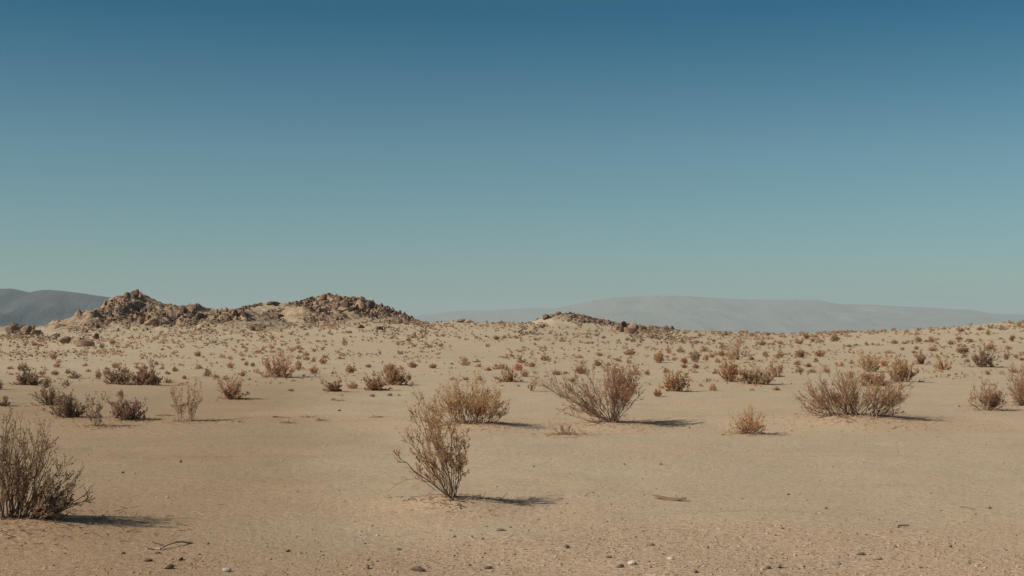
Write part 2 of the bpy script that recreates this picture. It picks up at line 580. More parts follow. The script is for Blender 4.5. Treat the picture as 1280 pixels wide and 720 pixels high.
# the big dark one cut by the frame
T2 = [(-70, -40), (-66, -90), (-58, -120), (-50, -100), (-44, -132), (-34, -118), (-30, -142), (-22, -104), (-14, -128), (-8, -92), (0, -104), (6, -84),
      (12, -92), (18, -76), (24, -84), (30, -62), (36, -72), (42, -50), (50, -36), (54, -50), (62, -62), (44, -64), (28, -128), (24, -100), (-60, -60), (-36, -60),
      (-18, -60), (4, -60), (16, -48), (32, -36), (-80, -110), (-90, -80), (-84, -50), (-100, -30), (-12, -44), (66, -22), (78, -34), (84, -50), (70, -68), (56, -84), (60, -14), (46, -20), (36, -110), (30, -118), (-10, -138), (8, -120), (90, -24), (74, -16), (66, -38), (88, -60), (48, -66), (38, -40), (24, -58), (14, -70), (2, -80), (-4, -60), (54, -30), (70, -48), (20, -34), (34, -20)]
hero(12, 654, 'large dark tangled shrub cut by frame edge, throwing a long shadow on near sand', 'the large dark frame-edge shrub',
     lambda s: from_px(T2, 12, s, bases=[-30, -15, 0, 15, 26], depth=0.4, r0=0.0070, ntw=13, ntwl=4, leaf=0.014, lpt=3, t0=0.28, jit=8, bare=0.25), 'dark', mound=(0.12, 0.9))
# broad golden shrub
hero(588, 531, 'broad golden-brown shrub with a dense base, just behind the lone V-shaped foreground shrub', 'the broad golden shrub',
     lambda s: crown(96, 52, 70, 13, s, lean=-0.12, bases=[-42, -28, -14, 0, 14, 26], depth=0.4, r0=0.0070, ntw=9, ntwl=4, leaf=0.0185, lpt=3, t0=0.3), 'gold', mound=(0.10, 0.8))
# fan shrub
T4 = [(-92, -66), (-84, -52), (-78, -40), (-70, -58), (-66, -32), (-62, -50), (-72, -22), (-58, -14), (-48, -20), (-56, -70), (-48, -58), (-44, -42),
      (-40, -62), (-34, -48), (-30, -58), (-24, -40), (-20, -54), (-14, -46), (-8, -56), (-4, -68), (2, -62), (6, -70), (10, -60), (14, -68), (18, -58),
      (22, -70), (26, -62), (30, -54), (32, -44), (28, -34), (24, -46), (-36, -30), (-26, -24), (12, -48), (20, -40), (4, -44)]
def lopsided_fan(s):
    g = from_px(T4, 14, s, depth=0.32, r0=0.0078, ntw=10, ntwl=4, leaf=0.0172, lpt=4, t0=0.34, jit=4)
    for k in range(26):                        # the dense rusty clump in one side of the crown
        dx, dy = g.r.uniform(-6, 36), g.r.uniform(40, 70)
        g.stem((g.r.normal(0, 0.03), g.r.normal(0, 0.03), -0.01), (dx * s, g.r.normal(0, 0.22), dy * s), 0.006, 10, 4, 0.020, 4, t0=0.60, twl=(0.10, 0.24))
    return g
hero(766, 530, 'wide fan-shaped shrub spreading low to one side with a dense brown top', 'the wide fan-shaped shrub',
     lopsided_fan, 'brown', mound=(0.08, 0.7))
# big wide low shrub
hero(1068, 522, 'biggest low sprawling shrub, a wide many-stemmed brown thicket with its own shadow', 'the biggest sprawling shrub',
     lambda s: crown(142, 54, 92, 15, s, bases=[-58, -44, -30, -15, 0, 15, 30, 42, 52], depth=0.45, r0=0.0078, ntw=9, ntwl=4, leaf=0.0172, lpt=3, t0=0.25), 'brown', mound=(0.13, 1.1))
hero(936, 544, 'small bright orange tuft of dry stems standing alone on bare sand', 'the small orange tuft',
     lambda s: crown(36, 28, 64, 16, s, r0=0.0039, ntw=7, ntwl=3, leaf=0.0119, lpt=3, t0=0.35), 'orange')
hero(1234, 514, 'round dark brown shrub standing apart on clear sand, short shadow beside it', 'the round shrub standing apart',
     lambda s: crown(40, 30, 42, 17, s, r0=0.0070, ntw=8, ntwl=4, leaf=0.0172, lpt=3, t0=0.3), 'brown')
hero(1278, 508, 'tall brown shrub half cut off by the frame edge beside the round one', 'the tall half-cut shrub',
     lambda s: crown(34, 46, 39, 18, s, r0=0.0070, ntw=8, ntwl=4, leaf=0.0185, lpt=3, t0=0.3), 'brown')
hero(232, 528, 'tall sparse pale shrub of two open leafy sprays rising from two separate bases', 'the tall sparse two-spray shrub',
     lambda s: from_px([(-16, -40), (-10, -46), (-4, -38), (2, -30), (8, -48), (14, -40), (18, -34), (-12, -28), (10, -30), (-7, -20), (6, -20), (15, -46), (4, -46), (-14, -34)],
                       19, s, bases=[-7, 6], depth=0.2, r0=0.0055, ntw=8, ntwl=3, leaf=0.0224, lpt=3, t0=0.35, jit=2), 'tan')
hero(120, 534, 'thin V-shaped dark shrub narrowing to a single foot', 'the thin dark V-shaped shrub',
     lambda s: from_px([(-11, -22), (-8, -36), (-4, -30), (0, -24), (4, -36), (8, -38), (10, -30), (-9, -28), (3, -18)], 20, s, depth=0.2, r0=0.0055, ntw=8, ntwl=3, leaf=0.0198, lpt=3, t0=0.35, jit=2), 'dark')
hero(158, 526, 'dark bushy shrub with a heavy shaded foot beside the thin V-shaped one', 'the dark bushy shrub',
     lambda s: crown(40, 26, 42, 21, s, r0=0.0070, ntw=8, ntwl=4, leaf=0.0211, lpt=3), 'dark')
hero(88, 523, 'dark spreading shrub with a low branch reaching sideways, in a line of three dark shrubs', 'the dark spreading shrub',
     lambda s: crown(40, 25, 39, 22, s, r0=0.0070, ntw=8, ntwl=4, leaf=0.0211, lpt=3), 'dark')
hero(63, 508, 'dark fan-shaped shrub with bare grey stems behind the dark spreading shrub', 'the dark fan shrub',
     lambda s: crown(40, 22, 39, 23, s, r0=0.0070, ntw=8, ntwl=4, leaf=0.0198, lpt=2), 'dark')
hero(290, 500, 'rounded tan-brown shrub with upright sprigs alone on a bare strip of sand', 'the lone rounded shrub with sprigs',
     lambda s: crown(32, 20, 36, 24, s, r0=0.0070, ntw=8, ntwl=4, leaf=0.0238, lpt=3), 'brown')
hero(705, 545, 'tiny low dry clump at the foot of the wide fan-shaped shrub', 'the tiny clump by the fan shrub',
     lambda s: crown(20, 13, 19, 25, s, r0=0.0039, ntw=6, ntwl=3, leaf=0.0119, lpt=2), 'brown')
hero(1054, 536, 'tiny pale clump of dry stems in front of the biggest sprawling shrub', 'the tiny pale clump',
     lambda s: crown(24, 11, 22, 26, s, r0=0.0039, ntw=6, ntwl=3, leaf=0.0119, lpt=2), 'tan')
hero(842, 490, 'rounded orange-brown shrub with radiating stems beyond the wide fan-shaped shrub', 'the rounded radiating shrub',
     lambda s: crown(26, 22, 36, 27, s, r0=0.0078, ntw=8, ntwl=4, leaf=0.0264, lpt=3), 'orange')
hero(347, 473, 'ragged mid-distance shrub with open tufts and a dark base, widest around it', 'the ragged tufted shrub',
     lambda s: crown(44, 24, 42, 28, s, bases=[-14, -4, 6, 14], r0=0.0094, ntw=8, ntwl=4, leaf=0.0330, lpt=3), 'brown')
hero(148, 481, 'long low dark shrub, the paler of a touching dark pair', 'the touching dark pair',
     lambda s: crown(34, 15, 47, 29, s, bases=[-12, -4, 4, 12], r0=0.0094, ntw=8, ntwl=4, leaf=0.0297, lpt=3), 'dark')
hero(182, 482, 'dense domed dark shrub, the darker of a touching dark pair', None,
     lambda s: crown(34, 17, 53, 30, s, bases=[-12, -4, 4, 12], r0=0.0094, ntw=8, ntwl=4, leaf=0.0297, lpt=4), 'dark')
hero(35, 482, 'domed dark shrub on a thin orange sand rim near the frame edge', 'the domed dark shrub',
     lambda s: crown(27, 14, 42, 31, s, bases=[-8, 0, 8], r0=0.0094, ntw=8, ntwl=4, leaf=0.0297, lpt=3), 'dark')
hero(494, 482, 'dense dark brown shrub with a spiky top, heaviest of the mid-distance scatter', 'the dense spiky shrub',
     lambda s: crown(27, 17, 44, 32, s, bases=[-6, 0, 6], r0=0.0094, ntw=8, ntwl=4, leaf=0.0297, lpt=3), 'brown')
hero(470, 489, 'small top-heavy brown shrub narrowing to a dark foot', 'the small top-heavy shrub',
     lambda s: crown(21, 14, 33, 33, s, r0=0.0078, ntw=8, ntwl=4, leaf=0.0277, lpt=3), 'brown')
hero(420, 490, 'brown clumpy shrub with a dark trailing foot on open sand', 'the brown clumpy shrub',
     lambda s: crown(18, 11, 30, 34, s, r0=0.0078, ntw=8, ntwl=4, leaf=0.0277, lpt=3), 'brown')
hero(639, 478, 'neat round reddish-brown shrub alone behind the broad golden shrub', 'the neat round reddish shrub',
     lambda s: crown(16, 11, 33, 35, s, r0=0.0078, ntw=8, ntwl=4, leaf=0.0297, lpt=3), 'brown')
hero(664, 490, 'thin little stalky shrub with a taller leafy spray behind its foot', 'the little stalky shrub',
     lambda s: from_px([(-3, -8), (2, -9), (5, -18), (8, -20), (3, -14), (0, -10), (6, -12)], 36, s, depth=0.2, r0=0.0062, ntw=7, ntwl=3, leaf=0.0264, lpt=3, jit=1), 'tan')
hero(911, 478, 'rust-topped shrub with pale lower stems beside a dense wide one', 'the rust-topped shrub',
     lambda s: crown(20, 27, 39, 37, s, r0=0.0078, ntw=8, ntwl=4, leaf=0.0277, lpt=3), 'orange')
hero(943, 481, 'dense wide shrub of upright tan stems throwing a thin dark shadow line', 'the dense wide upright shrub',
     lambda s: crown(42, 24, 61, 38, s, bases=[-14, -7, 0, 7, 14], r0=0.0086, ntw=8, ntwl=4, leaf=0.0277, lpt=3), 'tan')
hero(972, 472, 'slim shrub of open sprigs on the shadow side of the dense wide upright shrub', 'the slim open-sprigged shrub',
     lambda s: crown(14, 14, 22, 39, s, r0=0.0078, ntw=7, ntwl=4, leaf=0.0277, lpt=3), 'brown')
hero(921, 450, 'dark upright flame-shaped shrub behind the rust-topped shrub', 'the flame-shaped shrub',
     lambda s: crown(14, 18, 30, 40, s, r0=0.0101, ntw=8, ntwl=4, leaf=0.0363, lpt=3), 'brown')
hero(1089, 465, 'open two-tiered tan shrub behind the biggest sprawling shrub', 'the two-tiered tan shrub',
     lambda s: crown(20, 23, 36, 41, s, bases=[-6, 4], r0=0.0094, ntw=8, ntwl=4, leaf=0.0330, lpt=3), 'tan')
hero(1126, 478, 'tall brown shrub with a rusty crown and two dark feet', 'the tall rusty-crowned shrub',
     lambda s: crown(28, 26, 47, 42, s, bases=[-6, 2, 9], r0=0.0086, ntw=8, ntwl=4, leaf=0.0297, lpt=3), 'brown')
hero(1092, 483, 'blurred brown shrub rising directly behind the crown of the biggest sprawling shrub', None,
     lambda s: crown(24, 15, 39, 43, s, bases=[-6, 0, 6], r0=0.0086, ntw=8, ntwl=4, leaf=0.0297, lpt=3), 'brown')
hero(1228, 459, 'leaning dark purple-brown shrub on the pale slope above the round shrub', 'the leaning purple-brown shrub',
     lambda s: crown(26, 18, 44, 44, s, lean=0.35, bases=[-6, 0, 6], r0=0.0101, ntw=8, ntwl=4, leaf=0.0363, lpt=3), 'dark')
hero(1152, 456, 'small shrub with a dark cap over pale stems, like a mushroom', 'the dark-capped shrub',
     lambda s: crown(14, 14, 28, 45, s, r0=0.0094, ntw=8, ntwl=4, leaf=0.0330, lpt=3), 'brown')
hero(1181, 463, 'small spiky shrub with a star-like spray on bare sand', 'the small star-like shrub',
     lambda s: crown(16, 14, 25, 46, s, r0=0.0086, ntw=7, ntwl=4, leaf=0.0297, lpt=3), 'orange')

# ------------------------------------------------------------------ repeated small shrubs
ORD = ['nearest', 'second nearest', 'third nearest', 'fourth nearest', 'fifth nearest', 'sixth nearest', 'seventh nearest', 'eighth nearest',
       'ninth nearest', 'tenth nearest', 'eleventh nearest', 'twelfth nearest', 'thirteenth nearest', 'fourteenth nearest', 'fifteenth nearest',
       'sixteenth nearest', 'seventeenth nearest', 'eighteenth nearest', 'nineteenth nearest', 'twentieth nearest', 'twenty-first nearest', 'twenty-second nearest',
       'twenty-third nearest', 'twenty-fourth nearest', 'twenty-fifth nearest']

def relate(items, anchors, noun):
    """items: (px, py, obj, adjective). Each gets a label by its closest landmark."""
    buckets = {}
    for (px, py, o, adj) in items:
        best = min(anchors, key=lambda a: math.hypot(px - a[0], 2.6 * (py - a[1])))
        dx, dy = px - best[0], 2.6 * (py - best[1])
        if abs(dx) > abs(dy):
            rel = 'on the shadow side of' if dx > 0 else 'on the sunward side of'
        else:
            rel = 'in front of' if dy > 0 else 'behind'
        buckets.setdefault((best[2], rel), []).append((math.hypot(dx, dy), o, adj))
    for (ph, rel), lst in buckets.items():
        lst.sort(key=lambda q: q[0])
        for k, (d, o, adj) in enumerate(lst):
            o['label'] = f'{adj} {noun} {rel} {ph}, {ORD[min(k, len(ORD) - 1)]}'

def mid_variant(i):
    g = Grow(300 + i)
    n = [24, 30, 20, 34, 26, 18][i % 6]
    low = [0.3, 0.45, 0.2, 0.55, 0.35, 0.15][i % 6]
    for t in fan_tips(g.r, n, 0.95, 1.0, low=low):
        g.stem((t[0] * 0.35 + g.r.normal(0, 0.08), t[1] * 0.35 + g.r.normal(0, 0.08), -0.02), t, 0.013, 6, 3, 0.055, 3, t0=0.25)
    return g

def tiny_variant(i):
    g = Grow(400 + i)
    for t in fan_tips(g.r, [16, 20, 12, 24][i % 4], 0.95, 1.0, low=[0.3, 0.5, 0.2, 0.4][i % 4]):
        g.stem((t[0] * 0.45 + g.r.normal(0, 0.12), t[1] * 0.45 + g.r.normal(0, 0.12), -0.02), t, 0.016, 4, 1, 0.10, 3, t0=0.2)
    return g

PROTO = []
for i in range(6):
    g = mid_variant(i)
    o = empty('desert_shrub', (0, 0, 0))
    b = link('branches', g.sv, np.array(g.sf), M_STEM, o)
    l = link('foliage', g.lv, np.array(g.lf), M_LEAF, o)
    PROTO.append([o, b, l, False])
TINY = []
for i in range(8):
    g = tiny_variant(i)
    v = list(g.sv) + list(g.lv)
    f = [tuple(q) for q in g.sf] + [tuple(k + len(g.sv) for k in q) for q in g.lf]
    o = link('desert_shrub', v, np.array(f), M_LEAF)
    TINY.append([o, False])

RND = random.Random(5)
small_items = []
def put_shrub(px, py, w, h, tone):
    x, y, z = place(px, py)
    s = y / F
    big = w * h > 60 and w > 7
    if big:
        p = PROTO[RND.randrange(len(PROTO))]
        if p[3]:
            o = p[0].copy(); COL.objects.link(o)
            b = p[1].copy(); COL.objects.link(b); b.parent = o
            l = p[2].copy(); COL.objects.link(l); l.parent = o
        else:
            o, b, l, p[3] = p[0], p[1], p[2], True
        b.color = jitcol(COLS[tone][1], px * 3.1 + py)
        l.color = jitcol(COLS[tone][0], px * 1.7 + py, 0.2)
    else:
        p = TINY[RND.randrange(len(TINY))]
        if p[1]:
            o = p[0].copy(); COL.objects.link(o)
        else:
            o, p[1] = p[0], True
        c = [0.7 * a + 0.3 * b for a, b in zip(COLS[tone][0], COLS[tone][1])]
        o.color = jitcol(c, px * 1.7 + py, 0.2)
    o.location = (x, y, z - 0.02)
    o.rotation_euler = (0, 0, RND.uniform(0, 6.28))
    ws = w * s * 0.92
    o.scale = (ws, ws, h * s * 1.0)
    adj = {'dark': 'dark', 'brown': 'brown', 'orange': 'rusty', 'tan': 'pale tan', 'gold': 'golden'}[tone]
    shape = 'low' if w > 2.0 * h else ('upright' if h >= w else 'rounded')
    tag(o, '', 'shrub', 'desert shrubs on the plain')
    small_items.append((px, py, o, f'{shape} {adj}'))
    if y < 60:
        MOUNDS.append((x, y, 0.015, ws * 0.45))
    return o

HAND = [
 (59, 485, 14, 14, 'dark'), (82, 483, 14, 10, 'dark'), (94, 474, 19, 11, 'dark'), (53, 469, 11, 7, 'brown'), (69, 469, 12, 7, 'brown'), (123, 474, 9, 12, 'brown'),
 (156, 467, 14, 8, 'brown'), (177, 467, 10, 9, 'brown'), (151, 495, 11, 9, 'brown'), (1, 487, 10, 12, 'dark'), (4, 508, 24, 15, 'dark'),
 (260, 471, 16, 12, 'brown'), (269, 473, 12, 6, 'brown'), (282, 475, 11, 6, 'brown'), (303, 471, 9, 9, 'brown'), (288, 461, 11, 9, 'brown'), (210, 479, 14, 9, 'brown'),
 (230, 474, 7, 6, 'brown'), (219, 465, 11, 7, 'brown'), (203, 462, 9, 6, 'brown'), (308, 457, 7, 7, 'brown'), (316, 458, 8, 6, 'brown'), (363, 489, 11, 5, 'orange'), (373, 463, 10, 13, 'brown'),
 (345, 522, 11, 4, 'orange'), (377, 522, 9, 4, 'orange'), (200, 520, 13, 3, 'orange'), (290, 528, 6, 4, 'brown'), (352, 529, 15, 3, 'tan'), (397, 526, 13, 5, 'orange'), (466, 522, 13, 3, 'orange'),
 (440, 486, 19, 10, 'brown'), (426, 495, 8, 4, 'dark'), (417, 501, 8, 6, 'tan'), (465, 496, 9, 5, 'tan'), (510, 476, 10, 13, 'brown'), (487, 465, 18, 12, 'brown'), (516, 460, 16, 9, 'brown'),
 (437, 467, 20, 12, 'brown'), (418, 468, 9, 6, 'dark'), (392, 468, 13, 12, 'brown'), (404, 455, 14, 9, 'brown'), (541, 461, 13, 7, 'brown'), (487, 495, 9, 5, 'tan'), (499, 495, 7, 4, 'brown'),
 (513, 483, 9, 5, 'brown'), (460, 460, 10, 6, 'brown'), (501, 443, 7, 5, 'dark'), (475, 443, 7, 5, 'brown'), (392, 440, 8, 5, 'brown'), (431, 432, 10, 11, 'tan'),
 (582, 457, 18, 10, 'brown'), (597, 453, 9, 5, 'dark'), (598, 459, 11, 5, 'orange'), (624, 462, 21, 10, 'orange'), (652, 454, 18, 9, 'brown'), (665, 459, 11, 7, 'brown'), (682, 451, 17, 10, 'brown'),
 (581, 475, 13, 5, 'orange'), (566, 475, 8, 6, 'brown'), (627, 483, 7, 3, 'brown'), (656, 471, 14, 10, 'tan'), (726, 468, 18, 12, 'brown'), (729, 455, 9, 5, 'brown'), (724, 448, 14, 5, 'brown'),
 (716, 478, 9, 7, 'brown'), (683, 471, 8, 4, 'orange'), (620, 425, 12, 6, 'brown'), (637, 423, 10, 4, 'brown'), (610, 434, 7, 6, 'brown'), (681, 436, 7, 5, 'brown'),
 (747, 458, 14, 9, 'brown'), (773, 452, 9, 6, 'brown'), (786, 455, 11, 8, 'orange'), (787, 444, 20, 7, 'brown'), (824, 454, 18, 14, 'orange'), (809, 469, 9, 8, 'orange'), (823, 496, 15, 12, 'orange'),
 (850, 441, 12, 9, 'brown'), (836, 442, 8, 11, 'brown'), (869, 453, 16, 15, 'tan'), (870, 461, 12, 8, 'brown'), (881, 440, 15, 8, 'orange'), (882, 451, 11, 9, 'orange'), (843, 451, 8, 6, 'brown'),
 (857, 473, 8, 8, 'tan'), (876, 483, 9, 5, 'brown'), (891, 489, 13, 11, 'orange'), (757, 465, 10, 8, 'tan'), (853, 428, 9, 4, 'brown'), (870, 429, 12, 5, 'tan'), (903, 437, 11, 9, 'tan'),
 (797, 434, 4, 5, 'brown'), (748, 445, 15, 5, 'brown'),
 (957, 446, 10, 8, 'brown'), (975, 447, 14, 12, 'brown'), (1000, 447, 17, 11, 'tan'), (1025, 446, 18, 9, 'orange'), (1020, 453, 9, 7, 'brown'), (1000, 466, 15, 8, 'brown'), (998, 456, 15, 6, 'tan'),
 (1010, 459, 12, 6, 'orange'), (1052, 458, 10, 7, 'orange'), (953, 432, 12, 6, 'brown'), (975, 430, 12, 6, 'brown'), (966, 432, 7, 5, 'brown'), (1007, 424, 13, 8, 'brown'), (999, 430, 13, 5, 'brown'),
 (1044, 427, 17, 9, 'brown'), (1026, 428, 11, 5, 'brown'), (1018, 422, 11, 5, 'brown'), (940, 488, 8, 4, 'orange'), (970, 488, 13, 6, 'orange'), (906, 419, 17, 5, 'dark'), (941, 420, 12, 4, 'brown'),
 (960, 419, 8, 4, 'brown'), (978, 422, 12, 5, 'brown'),
 (1152, 478, 9, 6, 'orange'), (1266, 427, 11, 9, 'dark'), (1204, 442, 22, 9, 'brown'), (1206, 447, 12, 8, 'brown'), (1238, 437, 22, 8, 'brown'), (1260, 437, 11, 5, 'brown'), (1257, 450, 10, 10, 'tan'),
 (1166, 439, 17, 6, 'tan'), (1111, 442, 18, 5, 'orange'), (1164, 428, 18, 8, 'brown'), (1147, 428, 14, 8, 'brown'), (1118, 430, 12, 7, 'brown'), (1131, 430, 11, 3, 'brown'), (1083, 432, 7, 6, 'brown'),
 (1099, 432, 13, 4, 'orange'), (1214, 428, 11, 5, 'brown'), (1199, 425, 13, 5, 'brown'), (1200, 415, 14, 6, 'brown'), (1188, 431, 9, 6, 'brown'), (1236, 419, 10, 7, 'tan'), (1253, 413, 11, 5, 'tan'),
 (1274, 409, 6, 6, 'brown'), (1240, 482, 11, 5, 'orange'), (1172, 447, 7, 5, 'orange'), (1225, 413, 10, 5, 'brown'), (1238, 411, 7, 5, 'brown'), (1060, 421, 12, 4, 'brown'), (1090, 418, 10, 4, 'brown'),
 (1132, 416, 9, 4, 'brown'), (1148, 414, 8, 4, 'brown'), (1166, 414, 8, 4, 'brown'), (1180, 412, 10, 4, 'brown'),
]
for q in HAND:
    put_shrub(*q)

# random fill, each an individual up to 300 shrubs in all
def skyline_row(px):
    return float(np.interp(px, [-50, 0, 90, 200, 300, 400, 500, 560, 640, 750, 850, 950, 1050, 1150, 1200, 1240, 1300],
                           [424, 424, 430, 424, 412, 408, 408, 407, 408, 416, 417, 420, 420, 416, 413, 410, 406]))
def tone_at(px):
    r = RND.random()
    if px < 260:
        return 'brown' if r < 0.7 else ('dark' if r < 0.85 else 'tan')
    return 'brown' if r < 0.5 else ('tan' if r < 0.72 else 'orange')
taken = [(q[0], q[1], q[2]) for q in HAND] + [(a[0], a[1], 30) for a in ANCH]
def free(px, py, w):
    return all(abs(px - t[0]) > 0.5 * (w + t[2]) * 0.75 or abs(py - t[1]) > 4 for t in taken)
n_target = 298 - len(HAND) - len([o for o in COL.objects if o.type == 'EMPTY' and o.get('label')]) + len([1 for s in small_items if s[2].type == 'EMPTY'])
tries = 0
while n_target > 0 and tries < 6000:
    tries += 1
    if tries % 3 == 1 or not taken:
        px = RND.uniform(-5, 1285)
        sk = skyline_row(px)
        py = sk + (478 - sk) * RND.random() ** 1.25 + 3
        cpx, cpy = px, py
    else:                                    # scrub grows in loose clumps
        px = cpx + RND.gauss(0, 17)
        py = cpy + RND.gauss(0, 2.0)
        if not (-5 < px < 1285) or py < skyline_row(px) + 2:
            continue
    w = (4.5 + (py - 415) * 0.10) * RND.uniform(0.7, 1.6)
    h = w * RND.uniform(0.38, 0.8)
    if 486 > py > 478 or not free(px, py, w):
        continue
    taken.append((px, py, w))
    put_shrub(px, py, w, h, tone_at(px))
    n_target -= 1
relate(small_items, ANCH, 'shrub')

# the countless smaller tufts beyond and between them, one mass
def scatter_mass(name, pts, variants, mat, sizes, seed, zfac=(0.6, 1.0), sink=0.1):
    r = np.random.RandomState(seed)
    P, S = np.asarray(pts, float), np.asarray(sizes, float)
    which = r.randint(len(variants), size=len(P))
    V, Fc, off = [], [], 0
    for i, (v, f) in enumerate(variants):
        m = np.nonzero(which == i)[0]
        if not len(m):
            continue
        n, s_ = len(m), S[m]
        a = r.uniform(0, 6.28, n)
        sc = np.stack([s_ * r.uniform(0.8, 1.25, n), s_ * r.uniform(0.8, 1.25, n), s_ * r.uniform(zfac[0], zfac[1], n)], 1)
        q = v[None] * sc[:, None]
        ca, sa = np.cos(a)[:, None], np.sin(a)[:, None]
        w = np.stack([q[..., 0] * ca - q[..., 1] * sa, q[..., 0] * sa + q[..., 1] * ca, q[..., 2]], -1)
        w = w + P[m][:, None] - np.array((0, 0, 1.0)) * (sink * s_)[:, None, None]
        V.append(w.reshape(-1, 3))
        Fc.append((f[None] + (np.arange(n) * len(v))[:, None, None] + off).reshape(-1, f.shape[1]))
        off += n * len(v)
    return link(name, np.concatenate(V), np.concatenate(Fc), mat)

def mini(i):
    g = Grow(700 + i)
    for t in fan_tips(g.r, 7, 0.95, 1.0, low=0.35):
        g.tube([np.zeros(3), np.array(t) * 0.55, np.array(t)], 0.05, 0.02)
        for k in range(7):
            g.leaf(np.array(t) * g.r.uniform(0.4, 1.0), np.array(t), 0.28)
    v = np.array(list(g.sv) + list(g.lv))
    f = np.array([tuple(q) for q in g.sf] + [tuple(k + len(g.sv) for k in q) for q in g.lf])
    return v, f
MINI = [mini(i) for i in range(6)]
pts, sizes = [], []
for k in range(4600):
    if k % 7 == 0:
        px = RND.uniform(-20, 1300)
        sk = skyline_row(px)
        py = sk - 4 + (486 - sk) * RND.random() ** 1.7
        cpx, cpy = px, py
    else:
        px, py = cpx + RND.gauss(0, 19), cpy + RND.gauss(0, 1.3)
    p = place(px, py)
    pts.append(p)
    sizes.append((1.8 + 4.2 * RND.random() ** 1.5) * p[1] / F * (1.0 if py < 450 else 0.8))
o = scatter_mass('scrub_tufts', pts, MINI, M_LEAF, sizes, 9, zfac=(0.35, 0.75), sink=0.03)
o.color = (0.57, 0.395, 0.25, 1)
o['kind'] = 'stuff'
o['label'] = 'countless small dry brown tufts dotting the pale slope and hill feet'
o['category'] = 'scrub'

# ------------------------------------------------------------------ boulders
def ico(sub):
    import bmesh
    bm = bmesh.new()
    bmesh.ops.create_icosphere(bm, subdivisions=sub, radius=1.0)
    v = np.array([q.co[:] for q in bm.verts])
    f = np.array([[q.index for q in p.verts] for p in bm.faces])
    bm.free()
    return v, f

def boulder_mesh(seed, sub=3, cuts=9, rough=0.10, squash=0.8):
    r = np.random.RandomState(seed)
    v, f = ico(sub)
    for k in range(cuts):                       # broken faces
        n = norm(r.normal(0, 1, 3))
        d = r.uniform(0.42, 0.85)
        t = v @ n
        v = v - np.outer(np.maximum(t - d, 0) * 0.97, n)
    v = v * (1 + rough * fbm(v[:, 0] * 2.2 + v[:, 2] * 1.7 + seed, v[:, 1] * 2.2 - v[:, 2] + seed * 3, 3, seed)[:, None])
    v = v * np.array((1, r.uniform(0.75, 1.0), squash * r.uniform(0.8, 1.1)))
    w = v[:, :2].max(0) - v[:, :2].min(0)
    v[:, 0] /= w[0]
    v[:, 1] /= w[0]
    v[:, 2] -= v[:, 2].min()
    v[:, 2] /= v[:, 2].max()
    return v, f

BV = []
for i in range(9):
    v, f = boulder_mesh(60 + i, 3, 13 if i < 6 else 11, 0.17)
    BV.append([link('boulder', v, f, M_ROCK), False])

BANCH = []
RND.seed(21)
b_items = []
def put_boulder(px, py, w, h, label=None, phrase=None, var=None, adj=None, sink=0.18, group='boulders on the rocky hills'):
    x, y, z = place(px, py)
    s = y / F
    py += 0.28 * h if sink < 0.3 else 0.15 * h
    w, h = 0.88 * w, 0.95 * h
    x, y, z = place(px, py)
    p = BV[RND.randrange(6) if var is None else var]
    if p[1]:
        o = p[0].copy(); COL.objects.link(o)
    else:
        o, p[1] = p[0], True
    hh = h * s / (1 - sink)
    o.location = (x, y + w * s * 0.2, z - hh * sink)
    o.rotation_euler = (RND.uniform(-0.2, 0.2), RND.uniform(-0.25, 0.25), RND.uniform(-0.6, 0.6) + (3.14 if RND.random() < 0.5 else 0))
    o.scale = (w * s, w * s * RND.uniform(0.7, 1.1), hh)
    tag(o, label or '', 'boulder', group)
    if phrase:
        BANCH.append((px, py, phrase))
    if not label:
        b_items.append((px, py, o, adj))
    return o

